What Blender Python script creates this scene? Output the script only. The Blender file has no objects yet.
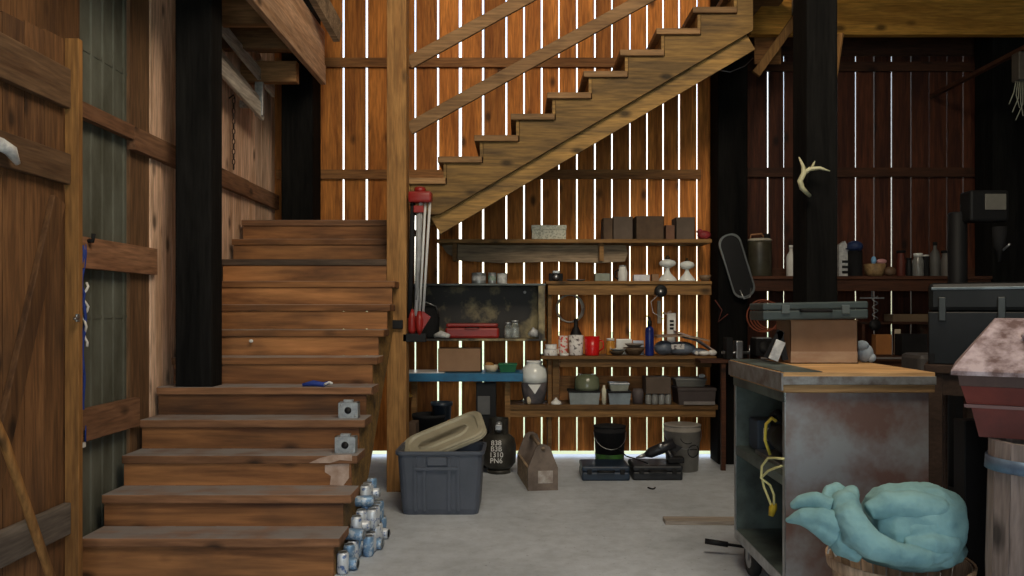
import bpy, bmesh, math, random
from mathutils import Vector, Matrix, Euler
random.seed(7)
S = bpy.context.scene
COL = S.collection
PI = math.pi
H = 1.45                                  # eye height

# ------------------------------------------------------------------ camera
cam = bpy.data.cameras.new('camera'); co = bpy.data.objects.new('camera', cam); COL.objects.link(co)
co.location = (0, 0, H); co.rotation_euler = (PI/2, 0, 0)
cam.sensor_width = 36; cam.lens = 800/1024*36
cam.shift_x = -8/1024; cam.shift_y = 22/1024
cam.clip_start = .05; cam.clip_end = 200
S.camera = co

# ------------------------------------------------------------------ world, lights, exposure
w = bpy.data.worlds.new('sky'); S.world = w; w.use_nodes = True
nt = w.node_tree; bg = nt.nodes['Background']
tc = nt.nodes.new('ShaderNodeTexCoord'); sp = nt.nodes.new('ShaderNodeSeparateXYZ'); rp = nt.nodes.new('ShaderNodeValToRGB')
nt.links.new(tc.outputs['Generated'], sp.inputs[0]); nt.links.new(sp.outputs['Z'], rp.inputs[0]); nt.links.new(rp.outputs[0], bg.inputs[0])
rp.color_ramp.elements[0].color = (1.0, 1.0, .62, 1); rp.color_ramp.elements[0].position = 0.0
rp.color_ramp.elements[1].color = (.62, .78, 1.0, 1); rp.color_ramp.elements[1].position = .35
e = rp.color_ramp.elements.new(.07); e.color = (1, .93, .78, 1)
bg.inputs[1].default_value = 2.7

def area(name, loc, target, sx, sy, power, col, spread=180):
    l = bpy.data.lights.new(name, 'AREA'); l.shape = 'RECTANGLE'; l.size = sx; l.size_y = sy; l.energy = power; l.color = col
    l.spread = math.radians(spread)
    o = bpy.data.objects.new(name, l); COL.objects.link(o); o.location = loc
    o.rotation_euler = (Vector(target)-Vector(loc)).to_track_quat('-Z', 'Y').to_euler(); return o
# daylight entering by the wide barn door behind the camera; unseen high warm fill added for the back wall
area('doorway_daylight', (.3, -2.3, 1.9), (0, 5, .6), 4.4, 2.6, 52, (.56, .76, 1.0))
area('high_fill', (.9, 2.2, 5.4), (-.2, 7.8, 1.9), 2.6, 1.8, 200, (1.0, .86, .66))
S.view_settings.view_transform = 'Standard'; S.view_settings.look = 'None'
S.view_settings.gamma = 1; S.view_settings.use_curve_mapping = False
S.view_settings.exposure = 0.04
S.cycles.max_bounces = 6; S.cycles.diffuse_bounces = 4; S.cycles.use_denoising = True
S.cycles.sample_clamp_indirect = 4

# ------------------------------------------------------------------ materials
MC = {}
def _new(name):
    m = bpy.data.materials.new(name); m.use_nodes = True
    return m, m.node_tree, m.node_tree.nodes['Principled BSDF']
def c4(c): return (c[0], c[1], c[2], 1)
def mat(name, c, c2=None, rough=.6, metal=0., scale=6., bump=0., stretch=(1,1,1), lo=.35, hi=.65, spec=.4, trans=0.):
    if name in MC: return MC[name]
    m, t, b = _new(name); N = t.nodes; L = t.links
    b.inputs['Roughness'].default_value = rough; b.inputs['Metallic'].default_value = metal
    b.inputs['Specular IOR Level'].default_value = spec
    b.inputs['Transmission Weight'].default_value = trans
    if c2 is None: c2 = tuple(v*.78 for v in c)
    co_ = N.new('ShaderNodeTexCoord'); mp = N.new('ShaderNodeMapping'); L.new(co_.outputs['Object'], mp.inputs[0])
    mp.inputs['Scale'].default_value = stretch
    no = N.new('ShaderNodeTexNoise'); no.inputs['Scale'].default_value = scale; no.inputs['Detail'].default_value = 5; no.inputs['Roughness'].default_value = .62
    L.new(mp.outputs[0], no.inputs['Vector'])
    r = N.new('ShaderNodeValToRGB'); L.new(no.outputs['Fac'], r.inputs[0])
    r.color_ramp.elements[0].position = lo; r.color_ramp.elements[1].position = hi
    r.color_ramp.elements[0].color = c4(c2); r.color_ramp.elements[1].color = c4(c)
    L.new(r.outputs[0], b.inputs['Base Color'])
    if bump:
        bp = N.new('ShaderNodeBump'); bp.inputs['Strength'].default_value = bump; bp.inputs['Distance'].default_value = .01
        L.new(no.outputs['Fac'], bp.inputs['Height']); L.new(bp.outputs[0], b.inputs['Normal'])
    MC[name] = m; return m
def wood(name, c, c2, axis='z', rough=.72, knots=1.0, var=.35, scale=9., dust=None, stain=.0):
    """planks: stretched grain, knots, a tint of its own for every plank (attribute 'rnd')"""
    if name in MC: return MC[name]
    m, t, b = _new(name); N = t.nodes; L = t.links
    b.inputs['Roughness'].default_value = rough; b.inputs['Specular IOR Level'].default_value = .3
    tcn = N.new('ShaderNodeTexCoord'); at = N.new('ShaderNodeAttribute'); at.attribute_name = 'rnd'
    mul = N.new('ShaderNodeVectorMath'); mul.operation = 'MULTIPLY'; mul.inputs[1].default_value = (17, 11, 23)
    L.new(at.outputs['Vector'], mul.inputs[0])
    add = N.new('ShaderNodeVectorMath'); add.operation = 'ADD'; L.new(tcn.outputs['Object'], add.inputs[0]); L.new(mul.outputs[0], add.inputs[1])
    mp = N.new('ShaderNodeMapping'); L.new(add.outputs[0], mp.inputs[0])
    mp.inputs['Scale'].default_value = {'x': (.09, 1, 1), 'y': (1, .09, 1), 'z': (1, 1, .09)}[axis]
    n1 = N.new('ShaderNodeTexNoise'); n1.inputs['Scale'].default_value = scale; n1.inputs['Detail'].default_value = 7; n1.inputs['Roughness'].default_value = .68; n1.inputs['Distortion'].default_value = .6
    L.new(mp.outputs[0], n1.inputs['Vector'])
    r = N.new('ShaderNodeValToRGB'); L.new(n1.outputs['Fac'], r.inputs[0])
    r.color_ramp.elements[0].position = .36; r.color_ramp.elements[1].position = .60
    r.color_ramp.elements[0].color = c4(c2); r.color_ramp.elements[1].color = c4(c)
    n2 = N.new('ShaderNodeTexNoise'); n2.inputs['Scale'].default_value = scale*7; n2.inputs['Detail'].default_value = 3; L.new(mp.outputs[0], n2.inputs['Vector'])
    # knots
    mk = N.new('ShaderNodeMapping'); L.new(add.outputs[0], mk.inputs[0])
    mk.inputs['Scale'].default_value = {'x': (.55, 1, 1), 'y': (1, .55, 1), 'z': (1, 1, .55)}[axis]
    vo = N.new('ShaderNodeTexVoronoi'); vo.inputs['Scale'].default_value = 4.2; L.new(mk.outputs[0], vo.inputs['Vector'])
    kr = N.new('ShaderNodeMapRange'); kr.inputs['From Min'].default_value = .06; kr.inputs['From Max'].default_value = .17
    kr.inputs['To Min'].default_value = 1-.75*knots; kr.inputs['To Max'].default_value = 1; L.new(vo.outputs['Distance'], kr.inputs['Value'])
    sepa = N.new('ShaderNodeSeparateXYZ'); L.new(at.outputs['Vector'], sepa.inputs[0])
    vr = N.new('ShaderNodeMapRange'); vr.inputs['To Min'].default_value = 1-var; vr.inputs['To Max'].default_value = 1+var*.6; L.new(sepa.outputs[0], vr.inputs['Value'])
    fr = N.new('ShaderNodeMapRange'); fr.inputs['From Min'].default_value = .3; fr.inputs['From Max'].default_value = .7
    fr.inputs['To Min'].default_value = .66; fr.inputs['To Max'].default_value = 1.24; L.new(n2.outputs['Fac'], fr.inputs['Value'])
    m1 = N.new('ShaderNodeMath'); m1.operation = 'MULTIPLY'; L.new(kr.outputs[0], m1.inputs[0]); L.new(vr.outputs[0], m1.inputs[1])
    m2 = N.new('ShaderNodeMath'); m2.operation = 'MULTIPLY'; L.new(m1.outputs[0], m2.inputs[0]); L.new(fr.outputs[0], m2.inputs[1])
    vm = N.new('ShaderNodeVectorMath'); vm.operation = 'SCALE'; L.new(r.outputs[0], vm.inputs[0]); L.new(m2.outputs[0], vm.inputs['Scale'])
    last = vm.outputs[0]
    if stain:
        n3 = N.new('ShaderNodeTexNoise'); n3.inputs['Scale'].default_value = 2.6; n3.inputs['Detail'].default_value = 6; L.new(mk.outputs[0], n3.inputs['Vector'])
        sr = N.new('ShaderNodeMapRange'); sr.inputs['From Min'].default_value = .5; sr.inputs['From Max'].default_value = .68; sr.inputs['To Max'].default_value = stain; L.new(n3.outputs['Fac'], sr.inputs['Value'])
        mx = N.new('ShaderNodeMix'); mx.data_type = 'RGBA'; L.new(sr.outputs[0], mx.inputs['Factor']); L.new(last, mx.inputs['A']); mx.inputs['B'].default_value = (.035, .022, .016, 1)
        last = mx.outputs['Result']
    if dust:      # dust lying on the upward faces
        ge = N.new('ShaderNodeNewGeometry'); sz = N.new('ShaderNodeSeparateXYZ'); L.new(ge.outputs['Normal'], sz.inputs[0])
        n4 = N.new('ShaderNodeTexNoise'); n4.inputs['Scale'].default_value = 5; n4.inputs['Detail'].default_value = 6; L.new(tcn.outputs['Object'], n4.inputs['Vector'])
        dr = N.new('ShaderNodeMapRange'); dr.inputs['From Min'].default_value = .35; dr.inputs['From Max'].default_value = .9; dr.inputs['To Max'].default_value = .85; L.new(sz.outputs[2], dr.inputs['Value'])
        mm = N.new('ShaderNodeMath'); mm.operation = 'MULTIPLY'; L.new(dr.outputs[0], mm.inputs[0])
        nr = N.new('ShaderNodeMapRange'); nr.inputs['From Min'].default_value = .35; nr.inputs['From Max'].default_value = .55; nr.inputs['To Min'].default_value = .45; L.new(n4.outputs['Fac'], nr.inputs['Value'])
        L.new(nr.outputs[0], mm.inputs[1])
        mx = N.new('ShaderNodeMix'); mx.data_type = 'RGBA'; L.new(mm.outputs[0], mx.inputs['Factor']); L.new(last, mx.inputs['A']); mx.inputs['B'].default_value = c4(dust)
        last = mx.outputs['Result']
    L.new(last, b.inputs['Base Color'])
    bp = N.new('ShaderNodeBump'); bp.inputs['Strength'].default_value = .35; bp.inputs['Distance'].default_value = .006
    L.new(n1.outputs['Fac'], bp.inputs['Height']); L.new(bp.outputs[0], b.inputs['Normal'])
    MC[name] = m; return m

ORANGE = (.52, .225, .062); ORANGE2 = (.27, .098, .022)
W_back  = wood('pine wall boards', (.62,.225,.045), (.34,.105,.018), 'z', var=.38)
W_backr = wood('shade-toned pine wall boards', (.10, .028, .011), (.04, .010, .005), 'z', var=.35)  # dimmer light of the right side put into a darker board colour
W_girt  = wood('pine rail x', (.42, .19, .065), (.24, .095, .028), 'x')
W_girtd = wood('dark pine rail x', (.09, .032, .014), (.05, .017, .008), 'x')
W_dusty = wood('stair boards', (.33, .145, .052), (.09, .034, .014), 'x', var=.35, dust=(.30, .27, .25), stain=.55, scale=4)
W_tread = wood('stair tread boards', (.26, .125, .06), (.13, .058, .026), 'x', var=.22, dust=(.24, .235, .235), scale=6)
W_post  = wood('pine post', (.30, .155, .05), (.19, .088, .026), 'z', knots=.6)
W_rail  = wood('pine hand rail', (.30, .17, .075), (.20, .105, .042), 'x', knots=.5)
W_string= wood('pine stringer', (.36, .205, .060), (.16, .095, .036), 'x', stain=.4)
W_shelf = wood('shelf boards', (.22, .115, .038), (.12, .058, .018), 'x')
W_grey  = wood('weathered grey boards', (.36, .26, .165), (.18, .13, .085), 'x', knots=.5)
W_greyy = wood('weathered grey boards y', (.52, .48, .42), (.30, .27, .22), 'y', knots=.5)
W_beam  = wood('creosoted timber', (.010, .0095, .009), (.004, .004, .004), 'z', knots=.3, rough=.9)
W_beam.node_tree.nodes['Principled BSDF'].inputs['Specular IOR Level'].default_value = .08
W_pink  = wood('pale wall boards', (.78, .52, .37), (.46, .27, .16), 'z', var=.25)
W_ply   = wood('brown plywood', (.16, .085, .04), (.10, .05, .024), 'z', knots=.3, var=.15)
W_door  = wood('door boards', (.20, .095, .038), (.10, .045, .018), 'z', var=.35, stain=.45)
W_doory = wood('door rails y', (.20, .115, .06), (.12, .062, .03), 'y')
W_stile = wood('door stile', (.34, .165, .05), (.22, .10, .028), 'z')
W_railp = wood('wall rails y', (.30, .15, .08), (.19, .088, .044), 'y')
W_joist = wood('joist x', (.30, .15, .06), (.17, .078, .028), 'x', stain=.35)
W_beamp = wood('pale beam y', (.62, .40, .25), (.38, .22, .12), 'y', var=.2)
W_hdr   = wood('orange header beam', (.70, .34, .06), (.45, .20, .03), 'x', var=.15)
W_tan   = wood('tan bench plank', (.55, .33, .15), (.38, .21, .085), 'x')
W_crate = wood('old crate boards', (.30, .235, .205), (.17, .125, .105), 'z')
W_bask  = wood('basket splint', (.52, .36, .24), (.38, .25, .15), 'z', knots=0)
W_roof  = wood('roof boards', (.12, .06, .03), (.06, .03, .014), 'y')
M_tin   = mat('grey painted sheet metal', (.135, .14, .115), (.07, .07, .052), rough=.8, metal=.0, spec=.15, scale=4, stretch=(1,1,.4))
M_floor = None
M_black = mat('black paint', (.009, .009, .010), rough=.6, spec=.25)
M_blackm= mat('matt black', (.015, .015, .016), (.008,.008,.009), rough=.85, spec=.2)
M_steel = mat('dull steel', (.45, .46, .47), (.28,.28,.28), rough=.35, metal=.9, scale=14)
M_galv  = mat('galvanised steel', (.42, .44, .45), (.26,.27,.28), rough=.45, metal=.6, scale=30)
M_red   = mat('red plastic', (.28, .016, .012), (.2, .012, .01), rough=.4)
M_white = mat('white ceramic', (.75, .75, .73), (.62,.6,.56), rough=.25)
M_glass = mat('clear glass', (.9, .95, .93), (.8,.88,.86), rough=.08, trans=.85, spec=.5)
M_milk  = mat('milk glass', (.85, .87, .84), (.72,.75,.73), rough=.15, trans=.1)
M_card  = mat('brown cardboard', (.28, .165, .095), (.22, .125, .07), rough=.85, scale=3)
M_cardd = mat('dark dusty cardboard', (.115, .085, .065), (.08, .058, .044), rough=.9, scale=4)
M_paper = mat('paper', (.62, .62, .6), (.35,.35,.36), rough=.8, scale=30)
M_rubber= mat('rubber', (.02, .02, .02), rough=.75)
M_yellow= mat('yellow cord', (.75, .60, .08), rough=.5)
M_blue  = mat('blue paint', (.012, .14, .28), (.008,.08,.17), rough=.5)

# ------------------------------------------------------------------ mesh builder
class MB:
    def __init__(self): self.bm = bmesh.new(); self.lay = self.bm.loops.layers.float_color.new('rnd'); self.n = 0; self.mi = 0
    def _mark(self, faces, smooth=False):
        c = (random.random(), random.random(), random.random(), 1)
        for f in faces:
            f.smooth = smooth; f.material_index = self.mi
            for l in f.loops: l[self.lay] = c
    def _new(self, before, smooth=False):
        self._mark([f for f in self.bm.faces if f.index == -1 or f.index >= before], smooth)
    def _start(self): self.bm.faces.index_update(); return len(self.bm.faces)
    def obox(self, mtx, size, bev=0):
        n = self._start()
        r = bmesh.ops.create_cube(self.bm, size=1, matrix=mtx @ Matrix.Diagonal((size[0], size[1], size[2], 1)))
        if bev:
            es = list({e for v in r['verts'] for e in v.link_edges})
            bmesh.ops.bevel(self.bm, geom=es, offset=bev, segments=2, affect='EDGES', profile=.5)
        self.bm.faces.index_update(); self._new(n); return self
    def box(self, x0, x1, y0, y1, z0, z1, bev=0, rz=0, rx=0, ry=0):
        m = Matrix.Translation(((x0+x1)/2, (y0+y1)/2, (z0+z1)/2)) @ Euler((rx, ry, rz)).to_matrix().to_4x4()
        return self.obox(m, (abs(x1-x0), abs(y1-y0), abs(z1-z0)), bev)
    def bar(self, p, q, a, b, bev=0, up=(0, 0, 1)):
        """a board from p to q, a thick sideways, b tall"""
        p = Vector(p); q = Vector(q); d = (q-p); L = d.length; d.normalize(); s = d.cross(Vector(up)).normalized(); u = s.cross(d)
        m = Matrix((( d.x, s.x, u.x, 0), (d.y, s.y, u.y, 0), (d.z, s.z, u.z, 0), (0, 0, 0, 1)))
        return self.obox(Matrix.Translation((p+q)/2) @ m, (L, a, b), bev)
    def rings(self, rings, cap=True, smooth=True, closed=True):
        n = self._start(); bm = self.bm
        vs = [[bm.verts.new(p) for p in r] for r in rings]
        k = len(vs[0])
        for a, b in zip(vs, vs[1:]):
            for i in range(k if closed else k-1):
                j = (i+1) % k
                try: bm.faces.new((a[i], a[j], b[j], b[i]))
                except ValueError: pass
        if cap:
            bm.faces.new(vs[0][::-1]); bm.faces.new(vs[-1])
        bm.faces.index_update(); self._new(n, smooth); return self
    def lathe(self, c, prof, seg=20, axis='z', rot=None, cap=True, sx=1, sy=1):
        c = Vector(c); R = rot.to_matrix() if rot else Matrix.Identity(3); out = []
        for r, z in prof:
            ring = []
            for i in range(seg):
                t = 2*PI*i/seg; v = Vector((r*math.cos(t)*sx, r*math.sin(t)*sy, z))
                if axis == 'x': v = Vector((z, r*math.cos(t), r*math.sin(t)))
                if axis == 'y': v = Vector((r*math.sin(t), z, r*math.cos(t)))
                ring.append(c + R @ v)
            out.append(ring)
        return self.rings(out, cap)
    def tube(self, pts, r, seg=8, r2=None):
        pts = [Vector(p) for p in pts]; n = len(pts); out = []; prev = None
        for i, p in enumerate(pts):
            t = (pts[min(i+1, n-1)] - pts[max(i-1, 0)]).normalized()
            if prev is None: a = t.cross(Vector((0, 0, 1)) if abs(t.z) < .9 else Vector((1, 0, 0))).normalized()
            else: a = (prev - t*prev.dot(t)).normalized()
            prev = a; b = t.cross(a)
            rr = r[i] if isinstance(r, (list, tuple)) else (r if r2 is None else r + (r2-r)*i/(n-1))
            out.append([p + (a*math.cos(2*PI*k/seg) + b*math.sin(2*PI*k/seg))*rr for k in range(seg)])
        return self.rings(out)
    def prism(self, poly, y0, y1, plane='xz'):
        """closed outline extruded: plane 'xz' along y, 'yz' along x, 'xy' along z"""
        n = self._start(); bm = self.bm
        f = {'xz': lambda a, b, c: (a, c, b), 'yz': lambda a, b, c: (c, a, b), 'xy': lambda a, b, c: (a, b, c)}[plane]
        A = [bm.verts.new(f(a, b, y0)) for a, b in poly]; B = [bm.verts.new(f(a, b, y1)) for a, b in poly]
        bm.faces.new(A); bm.faces.new(B[::-1])
        for i in range(len(poly)):
            j = (i+1) % len(poly); bm.faces.new((A[i], B[i], B[j], A[j]))
        bm.faces.index_update(); self._new(n); return self
    def ball(self, c, r, s=(1, 1, 1), rot=None, seg=16):
        n = self._start()
        m = Matrix.Translation(c) @ (rot.to_matrix().to_4x4() if rot else Matrix.Identity(4)) @ Matrix.Diagonal((s[0], s[1], s[2], 1))
        bmesh.ops.create_uvsphere(self.bm, u_segments=seg, v_segments=seg//2+2, radius=r, matrix=m)
        self.bm.faces.index_update(); self._new(n, True); return self
    def xform(self, m):
        bmesh.ops.transform(self.bm, matrix=m, verts=self.bm.verts); return self
    def build(self, name, m, parent=None, label=None, cat=None, group=None, kind=None):
        bm = self.bm
        bmesh.ops.recalc_face_normals(bm, faces=bm.faces)
        me = bpy.data.meshes.new(name); o = bpy.data.objects.new(name, me); COL.objects.link(o)
        if parent is not None:
            o.parent = parent; off = wloc(parent)
        else:
            xs = [v.co for v in bm.verts]
            off = Vector(((min(v.x for v in xs)+max(v.x for v in xs))/2, (min(v.y for v in xs)+max(v.y for v in xs))/2, min(v.z for v in xs)))
            if kind == 'structure': off = Vector((0, 0, 0))
            o.location = off
        bmesh.ops.translate(bm, vec=-off, verts=bm.verts)
        bm.to_mesh(me); bm.free()
        for mm in (m if isinstance(m, (list, tuple)) else [m]): me.materials.append(mm)
        tag(o, label, cat, group, kind); return o
def wloc(o):
    v = Vector(o.location)
    while o.parent: o = o.parent; v += o.location
    return v
def tag(o, label=None, cat=None, group=None, kind=None):
    if label: o['label'] = label
    if cat: o['category'] = cat
    if group: o['group'] = group
    if kind: o['kind'] = kind
    return o
def thing(name, loc, label, cat, group=None):
    o = bpy.data.objects.new(name, None); COL.objects.link(o); o.location = loc; o.empty_display_size = .1
    return tag(o, label, cat, group)
def copy_tree(o, parent=None):
    c = o.copy(); COL.objects.link(c); c.parent = parent
    for ch in o.children: copy_tree(ch, c)
    return c
def P(x, y, d): return Vector(((x-520)*d/800, d, H+(310-y)*d/800))
def X(x, d): return (x-520)*d/800
def Z(y, d): return H+(310-y)*d/800
def text(s, size, m, parent, loc, rot, name='lettering', ext=.0008):
    cu = bpy.data.curves.new('t', 'FONT'); cu.body = s; cu.size = size; cu.extrude = ext; cu.align_x = 'CENTER'; cu.align_y = 'CENTER'
    t = bpy.data.objects.new('t', cu); COL.objects.link(t)
    bpy.context.view_layer.update()
    me = bpy.data.meshes.new_from_object(t.evaluated_get(bpy.context.evaluated_depsgraph_get()))
    bpy.data.objects.remove(t); bpy.data.curves.remove(cu)
    o = bpy.data.objects.new(name, me); COL.objects.link(o); me.materials.append(m)
    o.parent = parent; o.location = Vector(loc)-wloc(parent); o.rotation_euler = rot; return o

YB = 7.9      # back wall, inner face
# ================================================================== setting
def floor_mat():
    m, t, b = _new('concrete'); N = t.nodes; L = t.links
    tcn = N.new('ShaderNodeTexCoord')
    def noise(s, d=6, r=.6):
        n = N.new('ShaderNodeTexNoise'); n.inputs['Scale'].default_value = s; n.inputs['Detail'].default_value = d; n.inputs['Roughness'].default_value = r
        L.new(tcn.outputs['Object'], n.inputs['Vector']); return n
    a = noise(1.3); r = N.new('ShaderNodeValToRGB'); L.new(a.outputs['Fac'], r.inputs[0])
    r.color_ramp.elements[0].position = .3; r.color_ramp.elements[1].position = .7
    r.color_ramp.elements[0].color = (.38, .41, .44, 1); r.color_ramp.elements[1].color = (.54, .58, .63, 1)
    s = noise(38, 3, .7); sr = N.new('ShaderNodeMapRange'); L.new(s.outputs['Fac'], sr.inputs['Value'])
    sr.inputs['From Min'].default_value = .30; sr.inputs['From Max'].default_value = .36; sr.inputs['To Min'].default_value = .5; sr.inputs['To Max'].default_value = 1
    g = noise(9, 6, .7); gr = N.new('ShaderNodeMapRange'); L.new(g.outputs['Fac'], gr.inputs['Value'])
    gr.inputs['From Min'].default_value = .3; gr.inputs['From Max'].default_value = .6; gr.inputs['To Min'].default_value = .82; gr.inputs['To Max'].default_value = 1.05
    mu = N.new('ShaderNodeMath'); mu.operation = 'MULTIPLY'; L.new(sr.outputs[0], mu.inputs[0]); L.new(gr.outputs[0], mu.inputs[1])
    vm = N.new('ShaderNodeVectorMath'); vm.operation = 'SCALE'; L.new(r.outputs[0], vm.inputs[0]); L.new(mu.outputs[0], vm.inputs['Scale'])
    L.new(vm.outputs[0], b.inputs['Base Color']); b.inputs['Roughness'].default_value = .55
    bp = N.new('ShaderNodeBump'); bp.inputs['Strength'].default_value = .15; L.new(g.outputs['Fac'], bp.inputs['Height']); L.new(bp.outputs[0], b.inputs['Normal'])
    return m
M_floor = floor_mat()
MB().box(-2.6, 5.8, -3.2, 8.05, -.15, 0).build('floor', M_floor, kind='structure')
MB().box(-30, 30, -30, 60, -.4, -.16).build('ground', mat('pale outside ground', (.68, .66, .36), (.55, .56, .26), rough=.9, scale=.6), kind='structure')

# back wall: vertical boards with daylight between them (positions of the gaps)
gl = [-2.28, -2.02, -1.745, -1.515, -1.27, -1.035, -.81, -.59, -.365, -.135, .04, .215, .385, .563, .741, .909, 1.087, 1.256, 1.415, 1.573, 1.75, 1.93]
gr_ = [2.095, 2.45, 2.608, 2.79, 2.965, 3.13, 3.318, 3.496, 3.673, 3.861, 4.04, 4.215, 4.376, 4.545, 4.72, 4.957, 5.12, 5.3]
wdt = {}
b = MB(); edge = -2.55; ztop = 6.6
def boards(b, gaps, e0, zb, gws, q=.62):
    e = e0
    for g, gw in zip(gaps, gws):
        gw *= q; b.box(e, g-gw/2, YB, YB+.03, zb, ztop); e = g+gw/2
    return e
gw1 = [.026, .028, .034, .038, .02, .026, .03, .046, .03, .024, .022, .026, .018, .024, .026, .024, .022, .024, .026, .030, .022, .02]
e = boards(b, gl, edge, .06, gw1)
b.build('wall_back', W_back, kind='structure')
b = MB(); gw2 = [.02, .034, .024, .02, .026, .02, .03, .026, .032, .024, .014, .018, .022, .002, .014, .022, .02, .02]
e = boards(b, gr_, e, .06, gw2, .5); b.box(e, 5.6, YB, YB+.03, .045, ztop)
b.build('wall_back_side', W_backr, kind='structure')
# rails nailed across the back wall
b = MB()
for z0, z1 in ((3.84, 3.93), (2.74, 2.83)): b.box(-2.4, 1.78, YB-.04, YB, z0, z1)
b.box(X(560, 7.86), 1.84, YB-.04, YB, .50, .80)
b.build('trim_1', W_girt, kind='structure')
b = MB()
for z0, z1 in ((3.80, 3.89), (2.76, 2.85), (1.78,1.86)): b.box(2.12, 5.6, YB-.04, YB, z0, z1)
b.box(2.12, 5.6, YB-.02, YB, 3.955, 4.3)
b.build('trim_2', W_girtd, kind='structure')  # right rails darkened with their wall, the dimness is in the colour

# left wall: boards, ribbed sheet metal, plywood and pale boards
XL = -2.42
b = MB(); y = -3.0
while y < 4.4:
    b.box(XL-.03, XL, y, min(y+.2, 4.4)-.004, 0, 6.6); y += .2
b.build('wall_left', W_door, kind='structure')
b = MB(); b.box(XL-.03, XL-.02, 4.4, 4.96, 0, 6.6)
for i in range(5):
    yy = 4.43+i*.125
    b.prism([(yy-.02, XL-.02), (yy+.02, XL-.02), (yy+.01, XL+.0), (yy-.01, XL+.0)], 0, 6.6, 'xy') if False else b.rings([[(XL-.021, yy-.02, z), (XL-.012, yy-.012, z), (XL-.012, yy+.012, z), (XL-.021, yy+.02, z)] for z in (0, 6.6)], smooth=False)
for z in (1.4, 2.9): b.box(XL-.022, XL-.016, 4.4, 4.96, z, z+.02)
b.build('wall_left_metal', M_tin, kind='structure')
b = MB(); b.box(XL-.03, XL, 4.965, 5.38, 0, 6.6)
b.build('wall_left_panel', W_ply, kind='structure')
MB().box(XL, XL+.012, 5.22, 5.38, 0, 6.6).build('wall_left_strip', W_pink, kind='structure')
b = MB(); y = 5.385
while y < 7.9:
    ww = random.choice((.17, .2, .15)); b.box(XL-.03, XL, y, min(y+ww, 7.9)-.006, 0, 6.6); y += ww
b.build('wall_left_boards', W_pink, kind='structure')
b = MB()      # rails along the left wall
b.box(XL, XL+.045, 4.3, 4.93, 2.50, 2.585); b.box(XL, XL+.05, 4.93, 7.0, 2.44, 2.58)
b.build('trim_3', W_railp, kind='structure')
MB().box(XL, XL+.045, 4.3, 5.24, 1.68, 1.85).build('trim_4', W_railp, kind='structure')
MB().box(XL, XL+.045, 4.3, 5.0, .73, .905).build('trim_5', W_railp, kind='structure')
b = MB(); b.box(XL, XL+.04, 7.0, 7.9, 2.44, 2.58); b.build('trim_6', W_railp, kind='structure')

# right wall, front wall with the wide door opening behind the camera, roof
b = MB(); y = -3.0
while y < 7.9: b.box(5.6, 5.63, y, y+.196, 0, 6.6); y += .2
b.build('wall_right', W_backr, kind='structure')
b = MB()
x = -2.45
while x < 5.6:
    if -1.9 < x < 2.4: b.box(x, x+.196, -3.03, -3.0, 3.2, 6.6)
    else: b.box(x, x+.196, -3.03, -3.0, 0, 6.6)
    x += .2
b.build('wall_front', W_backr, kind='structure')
b = MB(); x = -2.5
while x < 5.7:
    b.box(x, x+.246, -3.1, 8.0, 6.6, 6.63); x += .25
b.build('ceiling', W_roof, kind='structure')
# unseen deck added over the right hand bay to shade it
b = MB(); x = 2.15
while x < 5.6: b.box(x, x+.196, .5, 7.86, 4.56, 4.6); x += .2
b.build('ceiling_shade', W_roof, kind='structure')

# ================================================================== heavy timbers
def post(x0, x1, y0, y1, z1, label, m=W_beam, z0=0, name='timber_post', bev=.012):
    return MB().box(x0, x1, y0, y1, z0, z1, bev).build(name, m, label=label, cat='post')
post(-2.27, -2.03, 5.26, 5.46, 6.55, 'near-black square timber post standing through the lower stairs at left')
post(-2.24, -1.945, 7.5, 7.82, 6.55, 'near-black square timber post at the head of the lower stairs')
post(1.857, 2.137, 7.5, 7.82, 6.55, 'near-black square timber post at the right end of the back shelves')
post(1.90, 2.107, 5.3, 5.58, 4.55, 'near-black square timber post with a pale antler hung on it')
post(4.43, 4.75, 7.5, 7.8, 4.55, 'near-black timber post against dark boards at the far right')
post(-1.062, -.905, 6.37, 6.53, 6.55, 'slim light brown pine post standing beside the stairs', m=W_post, bev=.004)

b = MB(); b.box(-1.86, -1.81, 2.5, 7.46, 3.55, 3.73, .004); b.box(-1.855, -1.815, 2.5, 7.44, 3.734, 4.04, .004)
b.build('loft_beam', W_beamp, label='pale double-board beam running overhead at the left of the stairs', cat='beam')
b = MB(); b.bar((-1.84, 6.3, 4.35), (-1.66, 7.3, 3.98), .06, .2); b.build('roof_brace', W_grey, label='short grey timber end poking out above the pale overhead beam', cat='brace')
for i, (yy, z0, z1, lab) in enumerate(((6.9, 3.42, 3.60, 'short brown joist end nearest the back wall, under the left loft'), (6.45, 3.56, 3.76, 'brown loft joist in front of the nearest-wall joist'), (5.95, 3.58, 3.8, 'brown loft joist nearest the camera beside the left black post'))):
    MB().box(-2.41, -1.93 if i == 0 else -1.875, yy, yy+.09, z0, z1, .004).build('joist', W_joist, label=lab, cat='joist', group='joists of the left loft')
b = MB()
for k in range(5): b.box(-2.41, -1.875, 5.5+k*.38, 5.5+k*.38+.36, 3.82+.012*(k % 2), 3.85+.012*(k % 2))
b.build('ceiling_left', W_joist, kind='structure')

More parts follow.
